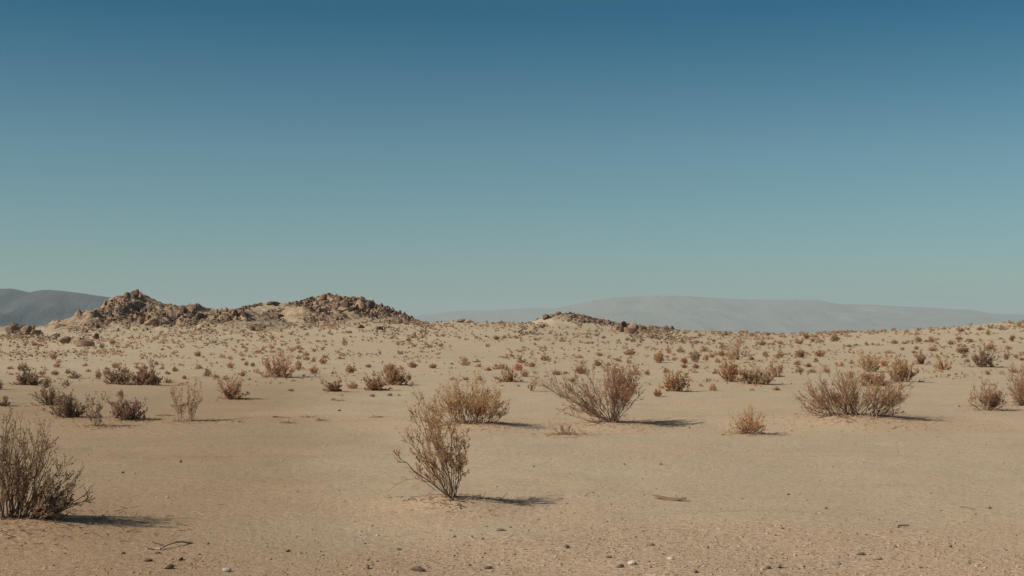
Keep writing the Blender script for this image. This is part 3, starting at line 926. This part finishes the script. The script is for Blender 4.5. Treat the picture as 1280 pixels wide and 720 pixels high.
BH = [
 (780, 411.5, 12, 13, 'tall blocky boulder, highest of the standing cluster at the low hill end', 'the tall standing boulder', 6),
 (791, 412, 13, 11, 'upright boulder leaning against the tall standing boulder', None, 7),
 (802, 412, 14, 9, 'brown boulder on the shaded side of the two standing boulders', None, 8),
 (812, 411, 10, 7, 'low boulder trailing off the shaded end of the standing boulder cluster', None, 3),
 (770, 411, 12, 7, 'squat pale boulder on the sunward side of the tall standing boulder', None, 2),
 (788, 414.5, 15, 9, 'broad pale boulder lying at the foot of the two standing boulders', None, 8),
 (840, 410, 9, 5, 'little boulder knob at the very end of the low rock ridge', "the low ridge's end knob", 2),
 (832, 411, 10, 6, 'flat-topped boulder just before the end knob of the low ridge', None, 3),
 (684, 397, 12, 7, 'slanting boulder block on the shoulder of the low middle hill', 'the slanting block', 1),
 (698, 393, 9, 5, 'dark boulder on the very top of the low middle hill', 'the low middle hilltop', 4),
 (716, 396, 9, 5, 'brown boulder a little below the top of the low middle hill', None, 0),
 (168, 368, 13, 9, 'pale blocky boulder crowning the pointed hill', 'the pointed hill summit block', 5),
 (178, 373, 8, 8, 'dark narrow boulder beside the pale block crowning the pointed hill', None, 2),
 (159, 371, 11, 8, 'pale slabby boulder on the sunward shoulder of the pointed hill summit', None, 3),
 (239, 388, 17, 12, 'dark square-topped boulder block standing on the saddle ridge', "the saddle's dark square block", 0),
 (228, 389, 11, 8, 'brown boulder leaning on the dark square block of the saddle', None, 4),
 (250, 397, 15, 9, 'dark jagged boulder below the dark square block of the saddle', None, 1),
 (293, 394, 10, 8, 'black boulder on the pale slope between the two rocky hills', 'the black boulder between the hills', 2),
 (307, 396, 10, 8, 'second black boulder on the slope between the two rocky hills', None, 5),
 (315, 411, 10, 8, 'isolated dark boulder at the sand edge below the saddle', 'the isolated boulder below the saddle', 0),
 (188, 405, 22, 12, 'wide dark cave-like boulder mass low on the pointed hill face', 'the wide dark hillside mass', 1),
 (176, 404, 12, 9, 'dark boulder tucked on the sunward side of the wide dark mass', None, 3),
 (82, 427, 15, 9, 'dark rounded boulder on open sand below the pointed hill', 'the dark rounded sand boulder', 7),
 (104, 431, 25, 9, 'long flat dark boulder in front of the pointed hill', 'the long flat dark boulder', 8),
 (119, 422, 9, 8, 'small upright dark boulder behind the long flat dark boulder', None, 6),
 (10, 413, 16, 11, 'dark angular boulder at the frame-edge end of the small outcrop', 'the dark angular outcrop boulder', 0),
 (20, 411, 14, 9, 'top boulder of the small outcrop near the frame edge', None, 2),
 (32, 413, 15, 9, 'brown boulder low on the small outcrop near the frame edge', None, 4),
 (46, 416, 14, 7, 'last boulder on the shaded end of the small outcrop', "the small outcrop's last boulder", 5),
 (430, 381, 15, 15, 'tall grey cliff-like boulder in the middle of the dark rubble hill', 'the grey cliff boulder', 1),
 (449, 384, 17, 13, 'blackest hollow-faced boulder on the dark rubble hill', 'the blackest hollow boulder', 0),
 (462, 383, 14, 10, 'dark boulder stepping down from the blackest boulder of the dark hill', None, 3),
 (405, 373, 11, 6, 'brown boulder on the flat summit of the dark rubble hill', 'the dark hill flat summit', 4),
 (421, 374, 11, 8, 'dark boulder where the flat summit of the dark hill breaks off', None, 2),
 (418, 384, 11, 9, 'pale slab-sided boulder on the dark hill face', None, 5),
 (340, 380, 20, 5, 'long low dark boulder along the ridge crest between the hills', 'the long low ridge crest boulder', 3),
 (346, 395, 16, 6, 'dark boulder ledge on the pale slope below the ridge crest', 'the ledge below the ridge crest', 0),
 (575, 402, 12, 4, 'dark boulder bump on the skyline between the dark hill and low middle hill', 'the skyline bump between hills', 4),
 (588, 402.5, 9, 3.5, 'smaller boulder on the shaded side of the skyline bump', None, 2),
 (450, 409, 12, 5, 'dark low boulder at the foot of the dark rubble hill', "the dark hill's foot boulder", 6),
 (475, 411, 10, 5, 'lone dark boulder out on the sand below the dark hill', "the dark hill's lone sand boulder", 5),
]
for (px, py, w, h, lab, ph, var) in BH:
    put_boulder(px, py, w, h, lab, ph, var)

def rows(prof):
    p = np.array(prof, float)
    return p
AREAS = [  # hill, px range, rows below the ridge line, how many, size range
    ('A', (98, 335), (1, 30), 82, (3.0, 6.5)),
    ('A', (30, 215), (20, 45), 26, (3.0, 6.5)),
    ('B', (372, 520), (0.5, 22), 78, (3.0, 6.5)),
    ('B', (325, 470), (20, 34), 22, (3.0, 6.5)),
    ('C', (662, 850), (0.5, 15), 42, (3.0, 6.0)),
    ('D', (-10, 60), (0.5, 12), 14, (3.5, 7.0)),
]
def rock_mask(px, py):
    return 0.5 + fbm(np.array([px * 0.035]), np.array([py * 0.09]), 3, 77)[0]
BCOUNT = len(BH)
for (hk, (x0, x1), (d0, d1), n, (s0, s1)) in AREAS:
    pr = np.array(HILLS[hk]['prof'], float)
    made = 0
    t = 0
    while made < n and t < 4000 and BCOUNT < 298:
        t += 1
        px = RND.uniform(x0, x1)
        py = np.interp(px, pr[:, 0], pr[:, 1]) + RND.uniform(d0, d1)
        if hk == 'A' and px > 200:
            py = min(py, 412)
        if hk == 'B' and px < 380 and d0 < 10 and RND.random() < 0.7:
            continue
        if hk == 'C' and px > 760 and py > 414:
            continue
        if rock_mask(px, py) < 0.42:
            continue
        w = RND.uniform(s0, s1)
        h = w * RND.uniform(0.5, 0.95)
        shape = RND.choice(['brown', 'dark'])
        put_boulder(px, py, w, h, adj=('angular' if h > 0.7 * w else 'flattish') + ' brown', sink=0.46)
        made += 1
        BCOUNT += 1
relate(b_items, BANCH, 'boulder')

RUB = [boulder_mesh(800 + i, 1, 5, 0.2, 0.8) for i in range(8)]
def rubble(areas, mat, seed, label):
    pts, sizes = [], []
    for (hk, (x0, x1), (d0, d1), n, sr) in areas:
        pr = np.array(HILLS[hk]['prof'], float)
        for k in range(n):
            px = RND.uniform(x0, x1)
            py = np.interp(px, pr[:, 0], pr[:, 1]) + RND.uniform(d0, d1)
            if rock_mask(px, py) < 0.36 + 0.12 * RND.random():
                continue
            p = place(px, py)
            pts.append(p)
            sizes.append((sr[0] + (sr[1] - sr[0]) * RND.random() ** 1.8) * p[1] / F)
    o = scatter_mass('rock_rubble', pts, RUB, mat, sizes, seed, zfac=(0.45, 0.9), sink=0.25)
    o['kind'] = 'stuff'
    o['label'] = label
    o['category'] = 'rubble'
rubble([('A', (85, 345), (0, 34), 2600, (0.9, 3.0)), ('A', (10, 260), (22, 50), 900, (1.0, 3.4))], M_PALE_RUBBLE, 31, 'broken tan rock rubble covering the pointed hill')
rubble([('B', (370, 535), (0, 27), 3000, (0.9, 3.2)), ('B', (300, 380), (0, 5), 350, (1.2, 3.5)), ('B', (318, 388), (2, 24), 800, (0.9, 2.8)), ('B', (260, 540), (18, 40), 1300, (0.9, 3.0)), ('D', (0, 110), (6, 26), 500, (0.9, 3.0)), ('B', (530, 640), (0, 8), 300, (1.0, 2.8)),
        ('C', (648, 870), (0, 17), 2200, (1.0, 3.6)), ('C', (660, 800), (14, 30), 350, (1.0, 2.8)), ('D', (-25, 75), (0, 15), 900, (1.1, 3.8))], M_RUBBLE, 32,
       'broken dark brown rock rubble covering the long low hills')

# ------------------------------------------------------------------ stones, sticks and gravel of the foreground
SV = []
for i in range(5):
    v, f = boulder_mesh(200 + i, 2, 8, 0.12, 0.8)
    SV.append([link('stone', v, f, M_STONE), False])
WV = []
for i in range(2):
    v, f = boulder_mesh(230 + i, 2, 8, 0.12, 0.8)
    WV.append([link('stone', v, f, M_WHITE), False])
STONES = [
 (226, 578, 6, 4, 'd', 'lone black pebble on bare sand beyond the shadow of the large dark frame-edge shrub'),
 (153, 592, 4, 3, 'd', 'tiny dark pebble on bare sand nearest the frame-edge shrub crown'),
 (459, 711, 8, 7, 'd', 'dark angular stone at the bottom edge below the V-shaped shrub'),
 (522, 714, 19, 7, 'd', 'broad flat grey stone half buried at the bottom edge'),
 (610, 711, 12, 4, 'd', 'flat dark sliver of stone along the bottom edge'),
 (625, 664, 12, 4, 'd', 'flat dark stone on the gravel in front of the V-shaped shrub'),
 (567, 672, 4, 4, 'd', 'small dark stone, sunward one of a pair of dots in front of the V-shaped shrub'),
 (590, 673, 4, 4, 'd', 'small dark stone, middle of three dots in front of the V-shaped shrub'),
 (603, 675, 6, 4, 'd', 'small dark stone, shaded-side one of three dots in front of the V-shaped shrub'),
 (498, 688, 6, 3, 'd', 'reddish dark stone on gravel nearest below the V-shaped shrub base'),
 (708, 685, 7, 6, 'd', 'brown knobbly stone at the sunward edge of the gravel patch'),
 (790, 706, 11, 6, 'w', 'pale white stone in the gravel patch at the bottom edge'),
 (813, 682, 12, 4, 'd', 'long dark stone in the gravel patch'),
 (775, 710, 10, 6, 'd', 'dark stone leaning beside the pale white stone in the gravel patch'),
 (762, 698, 9, 4, 'd', 'low brown stone behind the pale white stone'),
 (838, 699, 10, 4, 'w', 'flat whitish stone on the shaded side of the gravel patch'),
 (1096, 700, 12, 5, 'w', 'bright white stone lying on open gravel'),
 (1047, 706, 9, 5, 'w', 'second white stone beside a dark chip on open gravel'),
 (974, 711, 10, 7, 'd', 'black rounded stone at the bottom edge of open gravel'),
 (960, 712, 8, 5, 'd', 'dark flat stone touching the black rounded stone'),
 (868, 717, 8, 6, 'd', 'blackish stone cut by the bottom edge'),
 (1076, 694, 12, 4, 'd', 'reddish flat stone between the two white stones'),
 (1237, 636, 4, 4, 'd', 'small black pebble on open sand far from any shrub'),
 (989, 540, 4, 3, 'd', 'dark pebble on clear sand just beyond the orange tuft'),
 (1119, 685, 5, 4, 'd', 'dark pebble just beyond the bright white stone'),
 (1188, 684, 6, 4, 'd', 'brown pebble alone on open gravel'),
 (862, 536, 4, 3, 'd', 'dark pebble on bare sand on the sunward side of the orange tuft'),
 (1199, 509, 3, 4, 'd', 'dark dot of a pebble on clear sand beside the round shrub'),
 (424, 514, 5, 3, 'd', 'single dark pebble on the bare strip beyond the V-shaped shrub'),
 (154, 694, 7, 5, 'd', 'dark stone at the sunward end of the broken stone cluster'),
 (211, 712, 14, 8, 'd', 'largest tan stone of the broken stone cluster at the bottom edge'),
 (226, 701, 9, 5, 'd', 'dark stone in the middle of the broken stone cluster'),
 (185, 702, 12, 5, 'd', 'flat brown stone in the broken stone cluster'),
 (197, 693, 9, 4, 'd', 'low stone right under the fallen stick'),
 (284, 715, 12, 7, 'w', 'pale rounded stone at the bottom edge beyond the broken stone cluster'),
 (260, 682, 4, 3, 'd', 'small dark pebble past the tip of the fallen stick'),
 (361, 690, 7, 4, 'd', 'dark chip of stone lying alone between the stick and the V-shaped shrub'),
 (66, 709, 5, 3, 'd', 'small dark stone near the bottom corner in front of the large dark shrub'),
 (122, 676, 4, 4, 'd', 'small dark stone in front of the large dark shrub shadow'),
 (667, 584, 3, 3, 'd', 'tiny dark pebble beyond the V-shaped shrub shadow'),
 (780, 581, 4, 3, 'd', 'tiny dark pebble in front of the wide fan-shaped shrub'),
 (826, 581, 4, 3, 'd', 'tiny dark pebble beyond the curled bark strip'),
 (985, 619, 5, 3, 'd', 'little brown pebble on empty sand in front of the orange tuft'),
 (1033, 637, 5, 3, 'd', 'little brown pebble on empty sand in front of the tiny pale clump'),
]
for (px, py, w, h, k, lab) in STONES:
    x, y, z = place(px, py)
    s = y / F
    lst = WV if k == 'w' else SV
    p = lst[RND.randrange(len(lst))]
    if p[1]:
        o = p[0].copy(); COL.objects.link(o)
    else:
        o, p[1] = p[0], True
    hh = max(h * s * 0.95, 0.012)
    o.location = (x, y, z - 0.18 * hh)
    o.rotation_euler = (RND.uniform(-0.15, 0.15), RND.uniform(-0.15, 0.15), RND.uniform(0, 6.28) if w < 2 * h else RND.uniform(-0.3, 0.3))
    o.scale = (w * s, w * s * RND.uniform(0.6, 1.0), hh)
    tag(o, lab, 'stone', 'stones on the foreground sand')

def stick(px0, py0, px1, py1, r0, r1, label, lift=0.02, forks=(), seed=1, name='fallen_stick', cat='stick', bend=0.02):
    a, b = np.array(place(px0, py0)), np.array(place(px1, py1))
    g = Grow(seed)
    n = 9
    pts = []
    for i in range(n + 1):
        t = i / n
        p = a + (b - a) * t
        p[2] = float(H(p[:1], p[1:2])[0]) + r0 * 0.7 + lift * math.sin(math.pi * t)
        p[:2] += g.r.normal(0, bend * 0.35, 2)
        pts.append(p - a)
    g.tube(pts, r0, r1, 5)
    for (t, dx, dy, dz, L) in forks:
        p = pts[int(t * n)]
        g.tube(g.curve(p, np.array((dx, dy, dz)), L, 4, 0.0, 0.15), r1 * 1.2, r1 * 0.4, 4)
    o = link(name, g.sv, np.array(g.sf), M_TWIG)
    o.location = a
    tag(o, label, cat)
    return o
stick(196, 690, 240, 680, 0.006, 0.008, 'weathered forked stick lying above the broken stone cluster', 0.03, [(0.3, -0.8, -0.3, 0.35, 0.10), (0.2, -0.9, 0.4, 0.1, 0.12), (0.6, 0.6, 0.5, 0.1, 0.06)], 3)
stick(182, 687, 200, 689, 0.006, 0.004, 'thin dark twig beside the thick end of the forked stick', 0.01, [(0.5, -0.4, -0.5, 0.1, 0.06)], 4)
stick(48, 661, 40, 637, 0.007, 0.005, 'pale dead stick propped in the foot of the large dark frame-edge shrub', 0.05, [(0.4, -0.2, 0.2, 0.8, 0.15)], 6)
stick(1198, 634, 1218, 637, 0.007, 0.004, 'short dark twig on open sand beside the small black pebble', 0.01, [], 7)
stick(1122, 660, 1136, 658, 0.008, 0.005, 'short dark twig on gravel beyond the bright white stone', 0.01, [], 8)
stick(255, 645, 238, 641, 0.006, 0.004, 'thin dry twig lying across the end of the long dark shrub shadow', 0.01, [], 9)

# curled strip of dead bark lying on the sand
xa, ya, za = place(815, 623)
xb, yb, zb = place(858, 627)
vs, fs = [], []
n, m_ = 16, 6
Lb = math.hypot(xb - xa, yb - ya)
for i in range(n + 1):
    t = i / n
    wid = 0.035 * math.sin(math.pi * (0.08 + 0.84 * t)) + 0.006
    for sgn in (1, -1):
        for j in range(m_ + 1):
            an = math.pi * (j / m_) - math.pi / 2
            rr = wid + (0.005 if sgn > 0 else 0)
            x = xa + (xb - xa) * t
            y = ya + (yb - ya) * t - 0.05 * math.sin(math.pi * t) + rr * math.sin(an)
            z = za + 0.012 + 0.6 * (rr * math.cos(an)) + 0.012 * math.cos(math.pi * 2 * t) + 0.01 * vnoise(np.array([t * 6.0]), np.array([j * 0.7]), 4)[0]
            vs.append((x, y, z))
row = 2 * (m_ + 1)
for i in range(n):
    for half in (0, m_ + 1):
        for j in range(m_):
            a = i * row + half + j
            fs.append((a, a + 1, a + row + 1, a + row))
    for j in (0, m_):
        a, b2 = i * row + j, i * row + m_ + 1 + j
        fs.append((a, a + row, b2 + row, b2))
o = link('bark_strip', np.array(vs) - np.array((xa, ya, za)), fs, M_BARK, smooth=True)
o.location = (xa, ya, za)
tag(o, 'curled strip of dry brown bark lying alone on the foreground sand', 'bark')

# fallen twigs and leaves caught under the near shrubs
gl = Grow(808)
for (mx, my, mh, mr) in list(MOUNDS):
    if math.hypot(mx, my) > 30:
        continue
    nn = int(380 * min(mr, 0.9))
    qx = mx + gl.r.normal(0.12, 0.75 * mr, nn)
    qy = my + gl.r.normal(0, 0.6 * mr, nn)
    qz = H(qx, qy) + mh * np.exp(-((qx - mx) ** 2 + (qy - my) ** 2) / mr ** 2)
    for a, b_, c_ in zip(qx, qy, qz):
        d = gl.r.normal(0, 1, 3) * np.array((1, 1, 0.22))
        L_ = gl.r.uniform(0.02, 0.11)
        gl.tube(gl.curve(np.array((a, b_, c_ + 0.008)), d, L_, 2, 0, 0.2), 0.0035, 0.002)
o = link('leaf_litter', gl.sv, np.array(gl.sf), M_LITTER)
o['kind'] = 'stuff'
o['label'] = 'fallen twigs and dry leaf litter caught round the near shrubs'
o['category'] = 'litter'

# gravel: uncountable, one object
rg = np.random.RandomState(77)
OCT = []
for i in range(10):
    r_ = np.random.RandomState(900 + i)
    v, f = ico(1)
    v = v * (1 + r_.uniform(-0.25, 0.25, (len(v), 1))) * np.array((0.5, r_.uniform(0.3, 0.5), r_.uniform(0.2, 0.36)))
    OCT.append((v, f))
def gravelly(x, y):
    r = np.hypot(x, y)
    near = 1 - sstep(9.0, 14.5, r)
    pat = sstep(-0.10, 0.22, fbm(x * 0.42, y * 0.42, 3, 61))
    p1 = np.exp(-(((x - 1.05) / 0.75) ** 2 + ((y - 9.3) / 0.75) ** 2))
    p2 = np.exp(-(((x + 2.45) / 0.5) ** 2 + ((y - 8.95) / 0.45) ** 2))
    p3 = np.exp(-(((x - 2.6) / 2.2) ** 2 + ((y - 9.2) / 1.3) ** 2)) * 0.8
    return np.clip(0.15 + 0.55 * near * pat + 0.10 * near + 0.75 * p1 + 0.9 * p2 + 0.6 * p3, 0, 1.2)
pts, sizes = [], []
Nn = 200000
yy = 7.0 + 19.0 * rg.uniform(0, 1, Nn) ** 1.6
xx = rg.uniform(-0.62, 0.62, Nn) * yy
keep = rg.uniform(0, 1, Nn) < gravelly(xx, yy) * 0.62
xx, yy = xx[keep], yy[keep]
zz = H(xx, yy)
sz = np.clip(rg.lognormal(math.log(0.0085), 0.55, len(xx)), 0.004, 0.036)
o = scatter_mass('gravel', list(zip(xx, yy, zz)), OCT, M_GRAVEL, sz, 5, zfac=(0.7, 1.1), sink=-0.05)
o['kind'] = 'stuff'
o['label'] = 'loose gravel and coarse grit scattered over the foreground sand'
o['category'] = 'gravel'

# ------------------------------------------------------------------ ground sheet
fr = np.arange(-26, 26.001, 0.085)
sd = np.arange(26.5, 62, 0.5)
bk = np.arange(64, 180.1, 4.0)
az = np.radians(np.concatenate([-bk[::-1], -sd[::-1], fr, sd, bk[:-1]]))
rr = np.concatenate([np.linspace(0.3, 6, 14), np.geomspace(6.1, 60, 240), np.geomspace(60.9, 300, 115), np.geomspace(315, 24000, 60)])
A, R = np.meshgrid(az, rr)
X, Y = R * np.sin(A), R * np.cos(A)
Z = base_h(X, Y)
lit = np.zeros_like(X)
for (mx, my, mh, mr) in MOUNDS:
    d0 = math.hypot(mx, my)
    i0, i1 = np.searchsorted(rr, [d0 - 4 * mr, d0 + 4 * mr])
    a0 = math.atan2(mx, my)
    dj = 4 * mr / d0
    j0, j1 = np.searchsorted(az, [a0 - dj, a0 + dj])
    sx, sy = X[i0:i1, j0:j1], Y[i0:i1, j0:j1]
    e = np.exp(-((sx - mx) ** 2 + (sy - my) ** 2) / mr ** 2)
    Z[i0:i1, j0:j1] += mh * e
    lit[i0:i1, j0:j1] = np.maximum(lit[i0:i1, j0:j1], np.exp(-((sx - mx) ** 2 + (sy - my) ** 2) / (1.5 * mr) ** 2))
nr, na = X.shape
verts = np.stack([X.ravel(), Y.ravel(), Z.ravel()], 1)
I, J = np.meshgrid(np.arange(nr - 1), np.arange(na), indexing='ij')
J2 = (J + 1) % na
faces = np.stack([I * na + J, (I + 1) * na + J, (I + 1) * na + J2, I * na + J2], -1).reshape(-1, 4)[:, ::-1]
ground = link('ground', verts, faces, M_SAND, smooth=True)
def attr(o, name, arr):
    a = o.data.attributes.new(name, 'FLOAT', 'POINT')
    a.data.foreach_set('value', np.asarray(arr, np.float32).ravel())
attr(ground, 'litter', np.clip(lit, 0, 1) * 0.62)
attr(ground, 'gravelly', np.clip(gravelly(X, Y) + 0.22 * (1 - sstep(18, 45, R)), 0, 1))
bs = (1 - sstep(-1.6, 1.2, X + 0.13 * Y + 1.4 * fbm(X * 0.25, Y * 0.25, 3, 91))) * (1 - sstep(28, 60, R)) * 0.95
attr(ground, 'left_brown_tone', bs)
ground['kind'] = 'structure'

# ------------------------------------------------------------------ hills (their own heightfields, feet running under the sand)
for k, h in HILLS.items():
    p = np.array(h['prof'], float)
    x0, x1 = (p[0, 0] - 640) / F * h['R'], (p[-1, 0] - 640) / F * h['R']
    gx = np.arange(x0, x1, 0.22)
    gy = np.arange(h['R'] - 2.6 * h['front'], h['R'] + 1.6 * h['back'], 0.24)
    GX, GY = np.meshgrid(gx, gy)
    GZ = hill_h(k, GX, GY)
    amt = GZ - base_h(GX, GY)
    n2, n1 = GX.shape
    I, J = np.meshgrid(np.arange(n2 - 1), np.arange(n1 - 1), indexing='ij')
    fc = np.stack([I * n1 + J, I * n1 + J + 1, (I + 1) * n1 + J + 1, (I + 1) * n1 + J], -1).reshape(-1, 4)
    o = link('hill', np.stack([GX.ravel(), GY.ravel(), GZ.ravel()], 1), fc, M_HILL)
    px = 640 + F * GX / GY
    py = HOR - F * (GZ - EYE) / GY
    rk = sstep(0.1, 1.5, amt) * 0.46 + 0.30 * fbm(px * 0.035, py * 0.09, 3, 77) + 0.02
    if k == 'B':
        rk = rk - 0.12 * (1 - sstep(350, 385, px))
    attr(o, 'rockiness', rk)
    o['kind'] = 'structure'

# ------------------------------------------------------------------ far mountains
def range_(name, D, prof, depth, seed, step, mat, carve):
    p = np.array(prof, float)
    xs = (p[:, 0] - 640) / F * D
    zs = EYE + (HOR - p[:, 1]) * D / F
    gx = np.arange(xs[0], xs[-1], step)
    gy = np.concatenate([np.linspace(D - depth, D, 46), np.linspace(D, D + depth, 20)[1:]])
    GX, GY = np.meshgrid(gx, gy)
    b = -110.0
    top = np.interp(GX, xs, zs) - b
    top = np.maximum(top, 0)
    u = np.abs(GY - D) / depth
    prf = (1 - u) ** 1.15
    gul = np.abs(fbm(GX / (D * 0.034) + 0.6 * fbm(GX / (D * 0.07), GY / (D * 0.07), 2, seed + 9), GY / (D * 0.12), 4, seed, 0.55))
    zz = b + top * prf * (1 - carve * gul * np.minimum(u * 3.5, 1)) + D * 0.0008 * fbm(GX / (D * 0.013), GY / (D * 0.013), 3, seed + 4) * np.minimum(u * 5 + 0.3, 1)
    n2, n1 = GX.shape
    I, J = np.meshgrid(np.arange(n2 - 1), np.arange(n1 - 1), indexing='ij')
    fc = np.stack([I * n1 + J, I * n1 + J + 1, (I + 1) * n1 + J + 1, (I + 1) * n1 + J], -1).reshape(-1, 4)
    o = link(name, np.stack([GX.ravel(), GY.ravel(), zz.ravel()], 1), fc, mat, smooth=True)
    o['kind'] = 'structure'
    return o
range_('mountains', 4300.0, [(-700, 400), (-500, 380), (-300, 366), (-150, 362), (-60, 364), (-10, 361), (16, 361), (28, 363.5), (38, 365.5), (46, 363), (58, 362), (72, 363), (90, 365), (110, 368), (140, 372),
                             (180, 377), (230, 384), (290, 392), (360, 400), (440, 412), (520, 428)], 1300.0, 3, 20.0, M_DARK_MOUNT, 0.6)
range_('mountains', 13000.0, [(560, 428), (610, 412), (650, 400), (675, 392), (700, 384), (725, 379), (745, 375), (765, 372), (785, 370.5), (796, 371), (812, 369.5), (845, 369.5), (868, 370.5), (890, 372), (930, 374),
                              (985, 374.5), (1020, 374.5), (1034, 377), (1050, 380), (1090, 381), (1130, 383), (1160, 384), (1195, 387), (1210, 387), (1222, 388.5), (1240, 392), (1280, 393), (1340, 393),
                              (1450, 396), (1650, 400), (1900, 412)], 3200.0, 17, 60.0, M_MOUNT, 0.32)
range_('mountains', 15500.0, [(380, 428), (440, 408), (480, 399), (520, 394.5), (545, 392), (565, 389), (585, 387), (605, 388), (640, 386.5), (668, 384), (690, 386), (720, 388), (800, 390), (900, 398), (1000, 412)],
       3000.0, 29, 80.0, M_MOUNT, 0.5)

# ------------------------------------------------------------------ desert air
HZ = 23500.0
hv = [(-HZ, -HZ, -240), (HZ, -HZ, -240), (HZ, HZ, -240), (-HZ, HZ, -240), (-HZ, -HZ, 345), (HZ, -HZ, 345), (HZ, HZ, 345), (-HZ, HZ, 345)]
hf = [(0, 3, 2, 1), (4, 5, 6, 7), (0, 1, 5, 4), (1, 2, 6, 5), (2, 3, 7, 6), (3, 0, 4, 7)]
HAZE_DENSITY = 9.0e-5
mh = bpy.data.materials.new('desert_air')
mh.use_nodes = True
nt = mh.node_tree
for n_ in list(nt.nodes):
    if n_.type != 'OUTPUT_MATERIAL':
        nt.nodes.remove(n_)
pv = nt.nodes.new('ShaderNodeVolumePrincipled')
pv.inputs['Color'].default_value = (0.71, 0.85, 0.87, 1)
pv.inputs['Density'].default_value = HAZE_DENSITY
pv.inputs['Anisotropy'].default_value = 0.0
nt.links.new(pv.outputs[0], nt.nodes['Material Output'].inputs['Volume'])
hz = link('haze', hv, hf, mh)
hz['kind'] = 'stuff'
hz['label'] = 'pale blue haze of the desert air before the far mountains'
hz['category'] = 'haze'

# ------------------------------------------------------------------ light
SUN_EL, SUN_AZ = 37.0, 249.0      # compass bearing of the sun with +Y north
w = bpy.data.worlds.new('World')
SC.world = w
w.use_nodes = True
nt = w.node_tree
bg = nt.nodes['Background']
sky = nt.nodes.new('ShaderNodeTexSky')
sky.sky_type = 'NISHITA'
sky.sun_disc = False
sky.sun_elevation = rad(SUN_EL)
sky.sun_rotation = rad(SUN_AZ)
sky.altitude = 600
sky.air_density = 1.0
sky.dust_density = 1.0
sky.ozone_density = 1.0
tint = nt.nodes.new('ShaderNodeMix')
tint.data_type = 'RGBA'
tint.blend_type = 'MULTIPLY'
tint.inputs[0].default_value = 1.0
tco = nt.nodes.new('ShaderNodeTexCoord')
sep = nt.nodes.new('ShaderNodeSeparateXYZ')
nt.links.new(tco.outputs['Generated'], sep.inputs[0])
nt.links.new(ramp(nt, sep.outputs['Z'], [(0.0, (0.66, 0.95, 0.98)), (0.042, (0.61, 0.93, 0.99)), (0.136, (0.46, 0.84, 0.88)), (0.24, (0.0, 0.51, 0.68)), (0.45, (0.75, 0.80, 0.76))]), tint.inputs[7])
nt.links.new(sky.outputs[0], tint.inputs[6])
nt.links.new(tint.outputs[2], bg.inputs[0])
bg.inputs[1].default_value = 0.061
L = bpy.data.lights.new('sun', 'SUN')
L.energy = 4.9
L.angle = rad(0.53)
L.color = (1.0, 0.922, 0.805)
so = bpy.data.objects.new('sun', L)
COL.objects.link(so)
sd_ = Vector((math.sin(rad(SUN_AZ)) * math.cos(rad(SUN_EL)), math.cos(rad(SUN_AZ)) * math.cos(rad(SUN_EL)), math.sin(rad(SUN_EL))))
so.rotation_euler = sd_.to_track_quat('Z', 'Y').to_euler()
so.location = (-20, -10, 30)

# ------------------------------------------------------------------ camera
cd = bpy.data.cameras.new('camera')
cam = bpy.data.objects.new('camera', cd)
COL.objects.link(cam)
cd.sensor_width = 36.0
cd.lens = F / 1280 * 36.0
cd.clip_end = 60000
cd.clip_start = 0.1
cam.location = (0, 0, EYE)
cam.rotation_euler = (math.pi / 2 + PITCH, 0, 0)
SC.camera = cam

SC.view_settings.view_transform = 'Standard'
SC.view_settings.look = 'None'
SC.view_settings.exposure = 0.15
SC.view_settings.gamma = 1.0
SC.cycles.use_denoising = True
SC.cycles.max_bounces = 5
SC.cycles.volume_bounces = 0
SC.cycles.filter_width = 1.5
